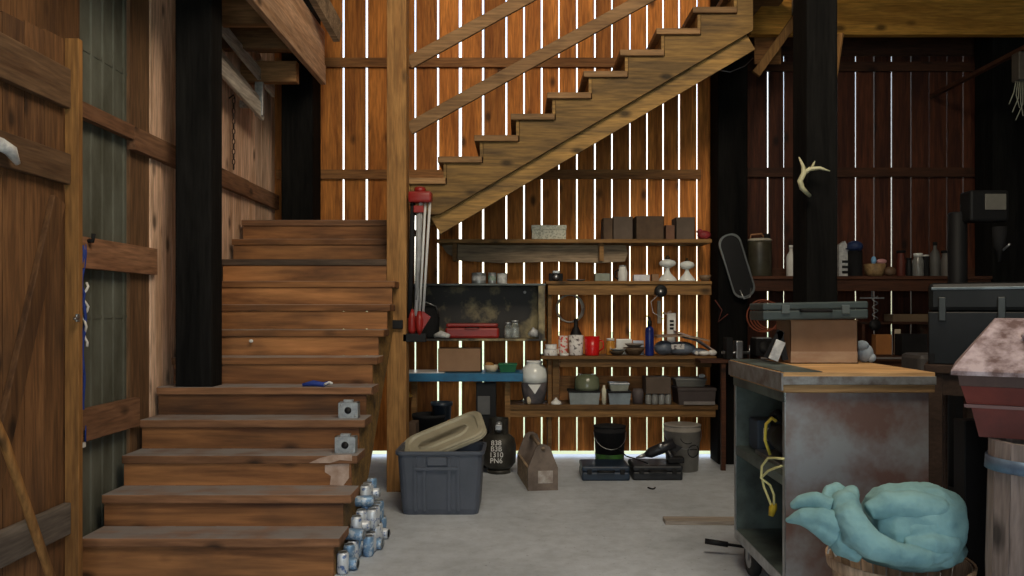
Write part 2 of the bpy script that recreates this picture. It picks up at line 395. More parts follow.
# old grey track boards on the left wall
t = thing('wall_track', (XL+.1, 6.6, 3.2), 'weathered grey open track of boards high on the left wall', 'rail')
MB().bar((XL+.17, 5.86, 3.60), (XL+.17, 7.3, 3.44), .03, .1, .004).build('board', W_greyy, t)
MB().bar((XL+.17, 5.86, 3.30), (XL+.17, 7.0, 3.17), .03, .13, .004).build('board', W_greyy, t)
MB().bar((XL+.12, 6.0, 3.42), (XL+.16, 6.95, 3.25), .03, .07, .004).build('board', W_greyy, t)
MB().box(XL+.13, XL+.2, 5.9, 5.95, 3.25, 3.66, .004).build('bracket', M_galv, t)
MB().box(XL+.13, XL+.2, 6.9, 6.95, 3.13, 3.42, .004).build('bracket', M_galv, t)
MB().box(XL, XL+.16, 5.9, 5.94, 3.28, 3.34).box(XL, XL+.16, 6.9, 6.94, 3.2, 3.26).build('wall_arm', W_greyy, t)
# chain and hook
t = thing('chain', (XL+.04, 6.62, 2.6), 'rusty chain hanging down the pale boards behind the left post', 'chain')
mr = mat('rusty iron', (.07, .045, .035), (.03, .02, .016), rough=.8, metal=.4, scale=20)
for i in range(14):
    z = 3.18-.042*i; a = (i % 2)*PI/2
    pts = [(XL+.05+.011*math.cos(k*PI/5)*math.cos(a), 6.62+.011*math.cos(k*PI/5)*math.sin(a), z+.025*math.sin(k*PI/5)) for k in range(11)]
    MB().tube(pts, .0045, 5).build('link', mr, t)
b = MB().tube([(XL+.01, 6.62, 3.2), (XL+.05, 6.62, 3.23), (XL+.06, 6.62, 3.2)], .007, 6); b.build('hook', mr, t)

# loft header on the right and its braces
b = MB(); b.box(2.12, 5.58, 7.36, 7.44, 3.985, 4.28, .004); b.box(2.12, 5.58, 7.37, 7.44, 4.284, 4.55, .004)
b.build('header_beam', W_hdr, label='wide orange plank beam across the top right of the barn', cat='beam')
MB().bar((2.15, 7.3, 3.6), (2.62, 7.3, 4.25), .05, .08, .004).build('diagonal_brace', W_post, label='slanting pine brace between the two right black posts', cat='brace')
MB().bar((2.115, 5.4, 2.98), (2.145, 5.35, 3.30), .02, .04, .003).build('batten', W_post, label='short pale batten nailed to the right face of the antler post', cat='batten')
b = MB().box(2.19, 2.44, 7.47, 7.495, 3.75, 4.5, .004); b.build('hanging_board', W_girt, label='brown upright board hanging from the loft beside the upper stairs', cat='board')
t = thing('window_frame_piece', (2.6, 7.45, 4.1), 'thin pale square frame hung under the loft between the black posts', 'frame')
b = MB(); b.box(2.49, 2.505, 7.3, 7.33, 4.15, 4.5); b.box(2.49, 2.8, 7.3, 7.33, 4.15, 4.165); b.build('frame', M_galv, t)

# ================================================================== lower staircase
Z0 = .035; RI = .182; Y0 = 4.32; TR = .228; XR = -.965; NS = 12
t = thing('staircase', (-1.68, 4.3, 0), 'wide dusty brown plank staircase climbing away from the floor at left', 'staircase')
for k in range(1, NS):
    z = Z0+RI*k; y = Y0+TR*(k-1); b = MB(); jx = random.uniform(-.012, .012)
    if k == 5:
        b.box(-2.38, XR+jx, y, 5.252, z-.05, z, .006)
        b.box(-2.02, XR+jx, 5.253, y+TR+.02, z-.05, z); b.box(-2.38, -2.28, 5.253, y+TR+.02, z-.05, z)
    else: b.box(-2.38+(0 if k != 10 else -.02), XR+jx, y, y+TR+.02, z-.05, z, .006)
    b.build('tread', wood('dark tread board', (.09, .06, .042), (.05, .034, .024), 'x') if k == 10 else (W_tread if k < 6 else W_dusty), t)
for k in range(1, NS+1):
    z = Z0+RI*k; y = Y0+TR*(k-1)+.013; b = MB(); z0 = z-RI if k > 1 else 0
    if k == 6: y = max(y, 5.468)
    b.box(-2.37, -1.01 if k < 8 else -.985, y, y+.025, z0+.001, z-.051)
    b.build('riser', W_dusty, t)
# stringers (closed boards under the treads)
for sx in (-1.045, -2.36):
    poly = [(Y0+.06, 0)]
    for k in range(1, NS):
        y = Y0+TR*(k-1)+.052; poly += [(y, Z0+RI*k-.052), (y+TR-.003, Z0+RI*k-.052)]
    poly += [(6.85, 1.72), (4.95, 0)]
    if sx > -2: MB().prism(poly, sx, sx+.035, 'yz').build('stringer', W_string, t)
t = thing('landing', (-1.68, 7.3, 2.1), 'small dark plank landing where the two stair flights meet', 'landing')
zl = Z0+RI*NS
b = MB()
for i, (a, c) in enumerate(((6.826, 7.08), (7.085, 7.3), (7.305, 7.49))): b.box(-2.38, -1.0, a, c, zl-.05, zl, .005)
b.box(-1.86, -1.0, 7.495, 7.85, zl-.05, zl, .005)
b.build('deck', W_tread, t)
MB().box(-2.38, -1.0, 7.1, 7.14, zl-.2, zl-.052).build('joist', W_joist, t)
for x0 in (-2.37, -1.10):
    MB().box(x0, x0+.09, 6.95, 7.04, 0, zl-.052).build('leg', W_joist, t)

# pale worn smears on one nosing and the riser below it
dn = Y0+TR*2; drr = Y0+TR*2+.013
b = MB(); b.prism([(X(a, dn), Z(c, dn)) for a, c in ((309, 463), (320, 458), (332, 455), (352, 454.5), (352, 461), (340, 460), (330, 463))], dn-.0015, dn, 'xz')
b.prism([(X(a, drr), Z(c, drr)) for a, c in ((325, 465), (336, 464), (349, 463), (349, 478), (343, 486), (330, 485), (331, 476), (325, 472))], drr-.0015, drr, 'xz')
b.build('worn_patch', mat('pale worn wood', (.50, .38, .31), (.33, .22, .16), scale=12), bpy.data.objects['staircase'])

# ================================================================== upper flight
D2 = 6.6; F2 = 800/D2
def x2(px): return (px-520)/F2
def z2(py): return H+(310-py)/F2
t = thing('staircase', (0.4, 7.2, 2.1), 'upper pine staircase rising to the right along the back wall', 'staircase')
nos = [(438+36.3*(k-2), 157-21.3*(k-2)) for k in range(0, 12)]
for k, (nx, ny) in enumerate(nos):
    X0 = x2(nx); zt = z2(ny)
    if k == 0: X0 = max(X0, -.9)
    b = MB(); b.box(X0, x2(nx+44), D2-.03, 7.84 if zt < 6 and k < 9 else 7.46, zt-.05, zt, .005); b.build('tread', W_rail, t)
    if k > 0:
        b = MB(); b.box(x2(nx+5.5), x2(nx+8.5), D2, 7.84 if k < 9 else 7.46, zt-.175, zt-.051); b.build('riser', W_string, t)
# cut stringers front and back, ledger board
sl = 21.3/36.3
def lower(px): return 120 - sl*(px-600)
for (y0, y1) in ((D2, D2+.045), (7.40, 7.44)):
    poly = []
    for k, (nx, ny) in enumerate(nos):
        a = max(nx+9, 413) if k == 0 else nx+9
        poly += [(x2(a), z2(ny+6.2)), (x2(nx+9+36.2), z2(ny+6.2))]
    pend = x2(753)
    poly = [p for p in poly if p[0] < pend]
    poly += [(pend, poly[-1][1]), (pend, z2(lower(753))), (x2(440), z2(lower(440))), (x2(413), z2(215))]
    MB().prism(poly, y0, y1, 'xz').build('stringer', W_string, t)
b = MB(); b.bar(P(436, 226, D2+.065), P(750, 226-sl*314, D2+.065), .03, .155); b.build('ledger_board', W_string, t)
for (a, c) in (((409, 63), (640, 63-231*.552)), ((409, 129), (760, 129-351*.552))):
    p = P(a[0], a[1], 6.56); q = P(c[0], c[1], 6.56)
    MB().bar(p, q, .035, .105, .006).build('handrail', W_rail, t)
MB().box(-.90, -.87, 6.5, 6.6, 2.0, 2.26).build('block', W_rail, t)

# ================================================================== door leaf at far left
t = thing('barn_door', (-2.3, 3.3, 0), 'open plank barn door leaf with cross rails at the far left edge', 'door')
b = MB(); y = 2.3
while y < 4.05:
    y1 = min(y+.16, 4.09); z1 = 2.42+.1*(y1)
    b.rings([[(-2.345, y, .03), (-2.315, y, .03), (-2.315, y1-.005, .03), (-2.345, y1-.005, .03)],
             [(-2.345, y, 2.43+.1*y), (-2.315, y, 2.43+.1*y), (-2.315, y1-.005, z1), (-2.345, y1-.005, z1)]], smooth=False)
    y += .16
b.build('planks', W_door, t)
MB().box(-2.312, -2.24, 4.06, 4.1, .03, 2.83, .004).build('stile', W_stile, t)
for z0, z1 in ((2.47, 2.67), (2.085, 2.24), (.315, .475)):
    MB().box(-2.312, -2.275, 2.3, 4.055, z0, z1, .005).build('rail', W_doory if z0 > .5 else wood('grey door rail', (.19, .155, .125), (.09, .072, .06), 'y'), t)
MB().bar((-2.30, 3.98, 2.0), (-2.30, 3.42, .5), .03, .10, .004, up=(0, 1, .4)).build('brace', W_door, t)
b = MB().box(-2.236, -2.226, 4.02, 4.05, 1.39, 1.43, .002); b.tube([(-2.23, 4.0, 1.41), (-2.205, 3.99, 1.41), (-2.2, 3.95, 1.405)], .006, 6); b.build('latch', M_steel, t)
MB().tube([(-2.13, 2.9, 1.55), (-2.09, 3.24, .92), (-2.04, 3.62, .0)], .019, 10).build('pole', W_stile, label='round brown wooden pole leaning against the barn door', cat='pole')
b = MB()
b.tube([(-2.25, 3.45, 2.17), (-2.24, 3.52, 2.15), (-2.235, 3.56, 2.10)], [.03, .028, .012], 8)
b.build('rag', M_paper, label='scrap of white rag on the middle door rail', cat='rag')

# blue rope, white tags on the left wall
t = thing('hanging_rope', (-2.32, 4.38, .7), 'blue and green ropes hanging on the sheet metal wall beside the barn door', 'rope')
mb_ = mat('blue rope', (.02, .05, .28), rough=.7); mg = mat('green rope', (.02, .22, .10), rough=.7)
def wav(x, y, z0, z1, a, n=16): return [(x+a*math.sin(i*1.3), y+a*math.cos(i*.9), z0+(z1-z0)*i/n) for i in range(n+1)]
MB().tube(wav(-2.385, 4.37, 1.83, .73, .008), .009, 6).build('strand', mb_, t)
MB().tube(wav(-2.375, 4.33, 1.80, 1.1, .012), .008, 6).build('strand', mb_, t)
MB().tube(wav(-2.385, 4.32, 1.7, 1.2, .01), .009, 6).build('strand', mg, t, label='green strand')
MB().tube(wav(-2.38, 4.38, 1.6, 1.25, .012), .007, 6).build('strand', M_white, t, label='white strand')
MB().box(-2.39, -2.375, 4.35, 4.38, .70, .80, .003).build('tag', M_white, t)
MB().tube([(-2.42, 4.4, 1.83), (-2.35, 4.4, 1.83), (-2.345, 4.4, 1.87)], .012, 8).build('hook', M_blackm, t)

# metal bracket on the pine post
t = thing('gate_latch', (-1.03, 6.3, 1.35), 'black iron latch bracket on the slim pine post', 'latch')
MB().box(-1.085, -1.065, 6.34, 6.40, 1.2, 1.56, .004).build('strap', M_black, t)
MB().box(-1.07, -.93, 6.335, 6.368, 1.30, 1.37, .006).build('plate', M_black, t)
MB().lathe((-1.075, 6.32, 1.55), [(.0, 0), (.014, .0), (.014, .02), (0, .022)], 10, axis='y').build('bolt', M_blackm, t)
MB().lathe((-1.035, 6.32, 1.335), [(.0, 0), (.01, .0), (.01, .02), (0, .022)], 8, axis='y').build('bolt', M_steel, t)

# ================================================================== small things on the stairs
def junction(px, py, k, label):
    z = Z0+RI*k; d = Y0+TR*(k-1)+.07; x = X(px, d); s = .062
    t = thing('outlet_box', (x, d, z), label, 'metal box', 'galvanised boxes left on the stairs')
    b = MB(); b.box(x-s, x+s, d, d+.008, z, z+.1, .003); b.box(x-s, x-s+.006, d, d+.07, z, z+.1); b.box(x+s-.006, x+s, d, d+.07, z, z+.1)
    b.box(x-s, x+s, d, d+.07, z, z+.006); b.box(x-s, x+s, d, d+.07, z+.094, z+.1); b.build('shell', M_galv, t)
    MB().lathe((x, d-.004, z+.05), [(0, 0), (.022, 0), (.022, .006), (0, .006)], 16, axis='y').build('knockout', M_black, t)
    MB().lathe((x-.045, d-.004, z+.085), [(0, 0), (.006, 0), (.006, .006), (0, .006)], 8, axis='y').lathe((x+.045, d-.004, z+.015), [(0, 0), (.006, 0), (.006, .006), (0, .006)], 8, axis='y').build('screw', M_steel, t)
    MB().box(x-.03, x+.03, d+.0, d+.035, z+.1, z+.118, .003).build('ear', M_galv, t)
junction(348, 410, 4, 'galvanised square box with a round hole on the higher tread')
junction(345, 445, 3, 'galvanised square box with a round hole on the tread below the other box')
t = thing('folded_cloth', (X(318, 5.3), 5.28, Z0+RI*5), 'small blue and white scrap of cloth on the tread below the black post', 'cloth')
x = X(318, 5.28); z = Z0+RI*5
b = MB(); b.tube([(x-.1, 5.27, z+.012), (x-.03, 5.28, z+.022), (x+.04, 5.27, z+.014), (x+.08, 5.28, z+.03)], [.01, .02, .016, .008], 8); b.build('fabric', mb_, t)
MB().tube([(x+.04, 5.265, z+.012), (x+.08, 5.26, z+.03), (x+.1, 5.26, z+.02)], .009, 6).build('hem', M_white, t)
z = Z0+RI*7-.16
MB().ball((X(252, 5.7), 5.68, Z(341, 5.68)), .012, (1.3, .5, 1)).build('screw_head', M_white, label='tiny white knob on a riser of the lower stairs', cat='knob')

# cans heaped along the right side of the stairs
m_can = mat('blue can print', (.16, .28, .44), (.50, .58, .66), rough=.4, metal=.25, scale=22, lo=.42, hi=.5)
m_can2 = mat('silver can print', (.62, .66, .70), (.10, .17, .36), rough=.4, metal=.25, scale=26, lo=.38, hi=.46)
root = thing('drink_can', (0, 0, 0), 'empty blue and silver drink can in the heap along the stair side', 'can', 'cans heaped beside the stairs')
MB().lathe((0, 0, 0), [(.022, 0), (.025, .004), (.033, .014), (.033, .105), (.026, .118)], 16).build('body', m_can, root)
MB().lathe((0, 0, .117), [(.026, 0), (.027, .004), (.024, .004), (.023, .001)], 16).build('lid', M_galv, root)
root2 = copy_tree(root)
me = root2.children[0].data.copy(); root2.children[0].data = me; me.materials.clear(); me.materials.append(m_can2)
used = [False, False]; rnd = random.Random(3)
spots = []
for j in range(12):        # bottom rows, lying and standing in turn
    y = 4.40+j*.074
    spots.append((-.968+rnd.uniform(-.012, .012), y, 0, j % 4 != 1))
    if 3 < j < 11: spots.append((-.893, y+.02, 0, j % 3 != 0))
    if j > 2: spots.append((-.962, y+.01, 1, j % 2 == 0))
    if 5 < j < 10: spots.append((-.90, y+.03, 1, True))
    if j > 6: spots.append((-.965, y, 2, j % 3 != 1))
for i, (x, y, lv, stand) in enumerate(spots):
    k = rnd.randrange(2); src = (root, root2)[k]
    o = src if not used[k] else copy_tree(src); used[k] = True
    z = lv*.119
    o['label'] = '%s drink can %s %s of the heap beside the stairs' % (('blue-printed', 'silver-printed')[k], 'standing' if stand else 'lying', ('on the floor', 'in the second tier', 'in the top tier')[lv])
    if stand: o.location = (x, y, z); o.rotation_euler = (0, 0, rnd.uniform(0, 6))
    else: o.location = (x-.055, y, z+.036); o.rotation_euler = (0, PI/2, rnd.uniform(-.25, .25))

# ================================================================== shelves on the back wall
SY0, SY1 = 7.45, 7.86
ZA = Z(239, SY0); ZBs = Z(281, SY0); ZC = Z(356, SY0); ZD = Z(405, SY0); ZBL = Z(373, 7.35)
def xs(px, d=SY0): return X(px, d)
t = thing('wall_shelf', (xs(575), 7.65, ZA-.06), 'topmost long thin shelf on the back wall holding cardboard boxes', 'shelf', 'plank shelves on the back wall')
MB().box(xs(437), xs(712), SY0, SY1, ZA-.035, ZA, .003).build('board', W_shelf, t)
b = MB()
pts = [(xs(440), ZA-.045), (xs(628), ZA-.045), (xs(630), ZA-.12), (xs(627), ZA-.2), (xs(600), ZA-.215), (xs(560), ZA-.2), (xs(500), ZA-.215), (xs(458), ZA-.19), (xs(445), ZA-.12)]
b.prism(pts, 7.60, 7.64, 'xz'); b.build('cleat', W_grey, t, label='rough grey cleat under the shelf')
for px in (452, 600): MB().box(xs(px), xs(px)+.04, 7.5, 7.6, ZA-.2, ZA-.036).build('bracket', W_shelf, t)
t = thing('wall_shelf', (xs(630), 7.65, ZBs-.13), 'second plank shelf holding the two white lamp bases', 'shelf', 'plank shelves on the back wall')
MB().box(xs(546), xs(712), SY0, SY1, ZBs-.03, ZBs, .003).build('board', W_shelf, t)
MB().box(xs(548), xs(712), SY0+.02, SY0+.05, ZBs-.13, ZBs-.031, .003).build('apron', W_shelf, t)
t = thing('wall_shelf', (xs(630), 7.65, ZC-.13), 'counter-height plank shelf holding mugs and a blue bottle', 'shelf', 'plank shelves on the back wall')
MB().box(xs(541), xs(716), SY0-.02, SY1, ZC-.03, ZC, .003).build('board', W_shelf, t)
MB().box(xs(560), xs(712), SY0+.02, SY0+.05, ZC-.105, ZC-.031, .003).build('apron', W_shelf, t)
t = thing('wall_shelf', (xs(610), 7.65, ZD-.11), 'lowest plank shelf holding glass and plastic boxes', 'shelf', 'plank shelves on the back wall')
MB().box(xs(505), xs(718), SY0, SY1, ZD-.045, ZD, .003).build('board', W_shelf, t)
MB().box(xs(507), xs(716), SY0+.015, SY0+.045, ZD-.115, ZD-.046, .003).build('apron', W_shelf, t)
t = thing('shelf_upright', (xs(551), 7.6, 0), 'brown upright plank between the metal cabinet and the mug shelf', 'upright')
MB().box(xs(548), xs(552), SY0+.06, 7.85, 0, ZBs-.031, .003).build('plank', W_shelf, t)
MB().box(xs(553), xs(560), SY0+.1, SY0+.14, ZD+.001, ZC-.031, .003).build('cleat', W_shelf, t)
# blue shelf
t = thing('wall_shelf', (xs(460), 7.55, ZBL-.12), 'bright blue painted plank shelf with a cardboard box on it', 'shelf', 'plank shelves on the back wall')
MB().box(X(404, 7.3), X(523, 7.3), 7.3, 7.78, ZBL-.075, ZBL, .005).build('board', M_blue, t)
b = MB(); b.box(X(404, 7.3), X(444, 7.3), 7.32, 7.7, ZBL+.001, ZBL+.006); b.build('paper_liner', M_white, t)
for px in (412, 505): MB().box(X(px, 7.5), X(px, 7.5)+.05, 7.45, 7.5, 0, ZBL-.076).build('leg', W_shelf, t)

# mottled dark metal cabinet
m_rust = mat('mottled old enamel', (.36, .29, .15), (.02, .017, .015), rough=.6, scale=3.2, lo=.46, hi=.66)
CZ0, CZ1 = Z(341, 7.4), Z(283.5, 7.4)
cx0, cx1 = X(408, 7.4), X(546, 7.4)
t = thing('metal_cabinet', ((cx0+cx1)/2, 7.6, CZ0), 'open dark mottled metal cabinet with red case in it, on the back wall', 'cabinet')
MB().box(cx0, cx1, 7.4, 7.899, CZ1-.02, CZ1, .003).build('top', mat('dark edged metal', (.08,.085,.08), (.03,.03,.03), rough=.4, metal=.6), t)
MB().box(cx0, cx1, 7.4, 7.86, CZ0, CZ0+.02, .003).build('bottom', m_rust, t)
MB().box(cx0, cx0+.02, 7.4, 7.86, CZ0+.02, CZ1-.02).build('side', m_rust, t)
MB().box(cx1-.07, cx1-.01, 7.4, 7.86, CZ0+.02, CZ1-.02).build('side', m_rust, t)
MB().box(cx0+.02, cx1-.07, 7.72, 7.74, CZ0+.02, CZ1-.02).build('back_panel', m_rust, t)
MB().lathe((X(525, 7.4), 7.7, Z(291.5, 7.4)), [(0, 0), (.014, 0), (.014, .012), (0, .012)], 12, axis='y').build('rivet', M_white, t)
zb = CZ0+.021
def rbox(name, px0, px1, h, d, dep, m, label, cat, z, group=None, bev=.006, rz=0):
    x0, x1 = X(px0, d), X(px1, d)
    return MB().box(x0, x1, d, d+dep, z, z+h, bev, rz=rz).build(name, m, label=label, cat=cat, group=group)
t = thing('tool_case', (X(472, 7.5), 7.55, zb), 'dull red flat case inside the dark metal cabinet', 'case')
MB().box(X(445, 7.5), X(499, 7.5), 7.5, 7.66, zb, zb+.10, .02).build('body', M_red, t)
MB().box(X(446, 7.5), X(498, 7.5), 7.498, 7.66, zb+.103, zb+.14, .015).build('lid', M_red, t)
MB().tube([(X(465, 7.5), 7.5, zb+.10), (X(466, 7.5), 7.475, zb+.10), (X(478, 7.5), 7.475, zb+.10), (X(479, 7.5), 7.5, zb+.10)], .006, 6).build('handle', M_black, t)
t = thing('paint_kettle', (X(424, 7.5), 7.56, zb), 'dark round kettle at the left end inside the metal cabinet', 'kettle')
c = (X(427, 7.55), 7.58, zb)
MB().lathe(c, [(.09, 0), (.11, .02), (.115, .2), (.1, .27), (.05, .3), (0, .305)], 20).build('body', M_blackm, t)
MB().tube([(c[0]-.11, 7.56, zb+.2), (c[0]-.09, 7.5, zb+.3), (c[0]+.0, 7.47, zb+.34), (c[0]+.09, 7.5, zb+.3), (c[0]+.11, 7.56, zb+.2)], .006, 6).build('handle', M_steel, t)
def jar(px, h, r, d, z, label, m=None, lid=None, name='glass_jar', cat='jar', group=None, fill=None):
    x = X(px, d); t = thing(name, (x, d, z), label, cat, group)
    MB().lathe((x, d, z), [(r*.92, 0), (r, .01), (r, h*.68), (r*.78, h*.8), (r*.78, h*.86)], 18).build('body', m or M_glass, t)
    MB().lathe((x, d, z+h*.861), [(r*.84, 0), (r*.84, h*.13), (r*.78, h*.14)], 18).build('lid', lid or M_galv, t)
    if fill: MB().lathe((x, d, z+.012), [(r*.85, 0), (r*.85, h*.5), (0, h*.52)], 14).build('contents', fill, t)
    return t
jar(508, .15, .035, 7.5, zb, 'small clear jar beside the red case in the metal cabinet', fill=M_paper, group='jars in the metal cabinet')
jar(515, .17, .04, 7.5, zb, 'clear jar at the right end of the metal cabinet', fill=M_paper, group='jars in the metal cabinet')
b = MB(); b.tube([(X(530, 7.5), 7.52, zb+.03), (X(533, 7.5), 7.5, zb+.06), (X(540, 7.5), 7.52, zb+.03)], [.03, .045, .03], 8)
b.build('rag', M_paper, label='crumpled pale rag at the right of the metal cabinet', cat='rag')
b = MB(); b.tube([(X(434, 7.45), 7.5, zb+.02), (X(441, 7.5), 7.48, zb+.04), (X(450, 7.5), 7.46, zb+.02)], [.02, .035, .02], 8)
b.build('rag', M_paper, label='pale rag before the red case in the metal cabinet', cat='rag')
# tins on top of the cabinet
m_glab = mat('green label', (.03, .22, .12), (.4,.4,.36), scale=25)
def tin(px0, px1, h, d, z, label, body, cap=None, name='tin', cat='tin', group=None, band=None):
    x0, x1 = X(px0, d), X(px1, d); r = (x1-x0)/2; x = (x0+x1)/2; yy = d+r
    t = thing(name, (x, yy, z), label, cat, group)
    MB().lathe((x, yy, z), [(r*.96, 0), (r, .006), (r, h*.92), (r*.95, h*.93)], 20).build('body', body, t)
    MB().lathe((x, yy, z+h*.931), [(r*1.01, 0), (r*1.01, h*.06), (r*.9, h*.07)], 20).build('lid', cap or M_galv, t)
    if band: MB().lathe((x, yy, z+h*.3), [(r*1.008, 0), (r*1.008, h*.4)], 20, cap=False).build('label_band', band, t)
    return t
tin(471.5, 485.5, .105, 7.5, CZ1+.001, 'small squat tin standing left of the green-labelled tin on the metal cabinet', M_galv, band=M_paper, group='tins on the metal cabinet')
tin(488, 496, .105, 7.5, CZ1+.001, 'green-labelled tin on top of the metal cabinet', M_galv, band=m_glab, group='tins on the metal cabinet')
tin(497, 507, .10, 7.5, CZ1+.001, 'clear tub right of the green-labelled tin on the metal cabinet', M_paper, group='tins on the metal cabinet')

# ---- cardboard boxes helper
def cbox(px0, px1, h, d, dep, z, label, m=M_cardd, group=None, rz=0, flaps=True, name='cardboard_box', tape=None):
    x0, x1 = X(px0, d), X(px1, d); xc = (x0+x1)/2; yc = d+dep/2; w_ = (x1-x0)/2; q = dep/2; th = .005
    t = thing(name, (xc, yc, z), label, 'box', group)
    b = MB()
    b.box(xc-w_, xc+w_, yc-q, yc-q+th, z, z+h).box(xc-w_, xc+w_, yc+q-th, yc+q, z, z+h)
    b.box(xc-w_, xc-w_+th, yc-q, yc+q, z, z+h).box(xc+w_-th, xc+w_, yc-q, yc+q, z, z+h).box(xc-w_, xc+w_, yc-q, yc+q, z, z+th)
    b.build('body', m, t)
    if flaps:
        MB().box(xc-w_, xc+w_, yc-q, yc-.004, z+h, z+h+.004).build('flap', m, t)
        MB().box(xc-w_, xc+w_, yc+.004, yc+q, z+h, z+h+.004).build('flap', m, t)
    if tape: MB().box(xc-w_*.98, xc+w_*.98, yc-q-.001, yc-q, z+h*tape[0], z+h*tape[1]).build('printed_band', mat('worn pale print', (.42, .30, .2), (.30,.18,.11), scale=14, stretch=(.3,1,1)), t)
    if rz: t.rotation_euler = (0, 0, rz)
    return t
g = 'boxes on the top shelf'
# white patterned box
m_pat = mat('speckled white print', (.62, .60, .50), (.35, .35, .28), rough=.7, scale=60, lo=.42, hi=.52)
t = thing('print_box', (X(549, 7.5), 7.56, ZA), 'long pale speckled box alone on the topmost shelf', 'box', g)
MB().box(X(532, 7.5), X(566, 7.5), 7.5, 7.66, ZA, ZA+.09, .003).build('body', m_pat, t)
MB().box(X(531.5, 7.5), X(566.5, 7.5), 7.495, 7.665, ZA+.091, ZA+.135, .003).build('lid', m_pat, t)
m_c2 = mat('brown fibre box', (.10, .062, .038), (.065, .04, .025), rough=.9)
t = cbox(603, 613, .20, 7.52, .2, ZA, 'narrow brown box at the left end of the dark box row on the top shelf', m_c2, g)
t = cbox(613, 633, .21, 7.5, .22, ZA, 'dark square box left of the widest box on the top shelf', M_cardd, g)
t = cbox(636, 664, .215, 7.5, .24, ZA, 'widest dark brown box in the middle of the top shelf row', m_c2, g)
t = cbox(665.5, 675, .13, 7.5, .2, ZA, 'short reddish box between two darker boxes on the top shelf', mat('reddish card', (.16, .08, .05), rough=.9), g)
t = cbox(676, 695, .205, 7.5, .22, ZA, 'dark box at the right end of the row beside the red bag', M_cardd, g)
b = MB(); b.ball((X(704, 7.55), 7.55, ZA+.045), .06, (1.1, .8, .75)); b.ball((X(700, 7.55), 7.56, ZA+.08), .03, (1, 1, .8))
b.build('bag', mat('dark red cloth', (.30, .03, .035), (.15,.01,.012), scale=12, bump=.5), label='small crumpled dark red bag at the right end of the top shelf', cat='bag')

# ---- second shelf
g2 = 'things on the second shelf'
t = thing('camera', (X(556, 7.52), 7.55, ZBs), 'small dark old camera at the left end of the second shelf', 'camera')
MB().box(X(549, 7.52), X(563, 7.52), 7.53, 7.6, ZBs, ZBs+.075, .006).build('body', M_blackm, t)
MB().box(X(553, 7.52), X(560, 7.52), 7.54, 7.59, ZBs+.076, ZBs+.10, .004).build('viewfinder', M_galv, t)
MB().lathe((X(556, 7.52), 7.49, ZBs+.038), [(.024, 0), (.026, .01), (.028, .04)], 16, axis='y').build('lens', M_steel, t)
t = thing('flat_dish', (X(578, 7.55), 7.55, ZBs), 'flat shallow pale dish beside the old camera', 'dish')
MB().lathe((X(576, 7.55), 7.55, ZBs), [(.05, 0), (.09, .012), (.095, .016), (.088, .016), (.045, .005)], 20).build('bowl', M_galv, t)
rbox('carton', 595, 610, .075, 7.52, .12, mat('grey green card', (.25, .27, .22), scale=15), 'low grey-green carton left of the white jug on the second shelf', 'carton', ZBs, g2)
t = thing('jug', (X(623, 7.52), 7.58, ZBs), 'white and black enamel jug on the second shelf', 'jug')
MB().lathe((X(623, 7.55), 7.58, ZBs), [(.04, 0), (.046, .01), (.046, .09), (.036, .125), (.034, .14)], 18).build('body', M_white, t)
MB().tube([(X(623, 7.55)-.04, 7.56, ZBs+.11), (X(623, 7.55)-.075, 7.55, ZBs+.09), (X(623, 7.55)-.075, 7.55, ZBs+.04), (X(623, 7.55)-.045, 7.56, ZBs+.02)], .008, 6).build('handle', M_black, t)
MB().lathe((X(623, 7.55), 7.58, ZBs+.141), [(.036, 0), (.03, .012), (0, .016)], 16).build('lid', M_galv, t)
rbox('carton', 634, 650, .062, 7.52, .1, mat('white carton print', (.70, .70, .72), (.55,.55,.62), scale=20), 'low white carton between the enamel jug and the lamp bases', 'carton', ZBs, g2)
rbox('carton', 652, 659, .07, 7.54, .08, M_card, 'tiny tan carton touching the taller lamp base', 'carton', ZBs, g2)
def lampbase(px, h, label):
    d = 7.58; x = X(px, d); t = thing('oil_lamp', (x, d, ZBs), label, 'oil lamp', 'white glass oil lamp bases')
    s = h/.24
    MB().lathe((x, d, ZBs), [(.088*s, 0), (.09*s, .012), (.066*s, .04), (.03*s, .08), (.018*s, .11), (.026*s, .128)], 24).build('foot', M_milk, t)
    MB().lathe((x, d, ZBs+.1285*s), [(.03*s, 0), (.068*s, .018), (.08*s, .04), (.068*s, .062), (.026*s, .078)], 24).build('bowl', M_milk, t)
    MB().lathe((x, d, ZBs+.2075*s), [(.022*s, 0), (.026*s, .012), (.014*s, .022), (.014*s, .036), (0, .037)], 14).build('burner', mat('dark brass', (.05, .03, .012), metal=.6, rough=.5), t)
lampbase(667.5, .245, 'larger white glass oil lamp base, left of the pair')
lampbase(687, .215, 'smaller white glass oil lamp base, right of the pair')
MB().lathe((X(705, 7.6), 7.6, ZBs), [(.03, 0), (.05, .03), (.06, .06), (.056, .06), (.045, .03), (.02, .006)], 18).build('bowl', mat('brown glaze', (.2, .13, .08)), label='small brown bowl at the right end of the second shelf', cat='bowl')

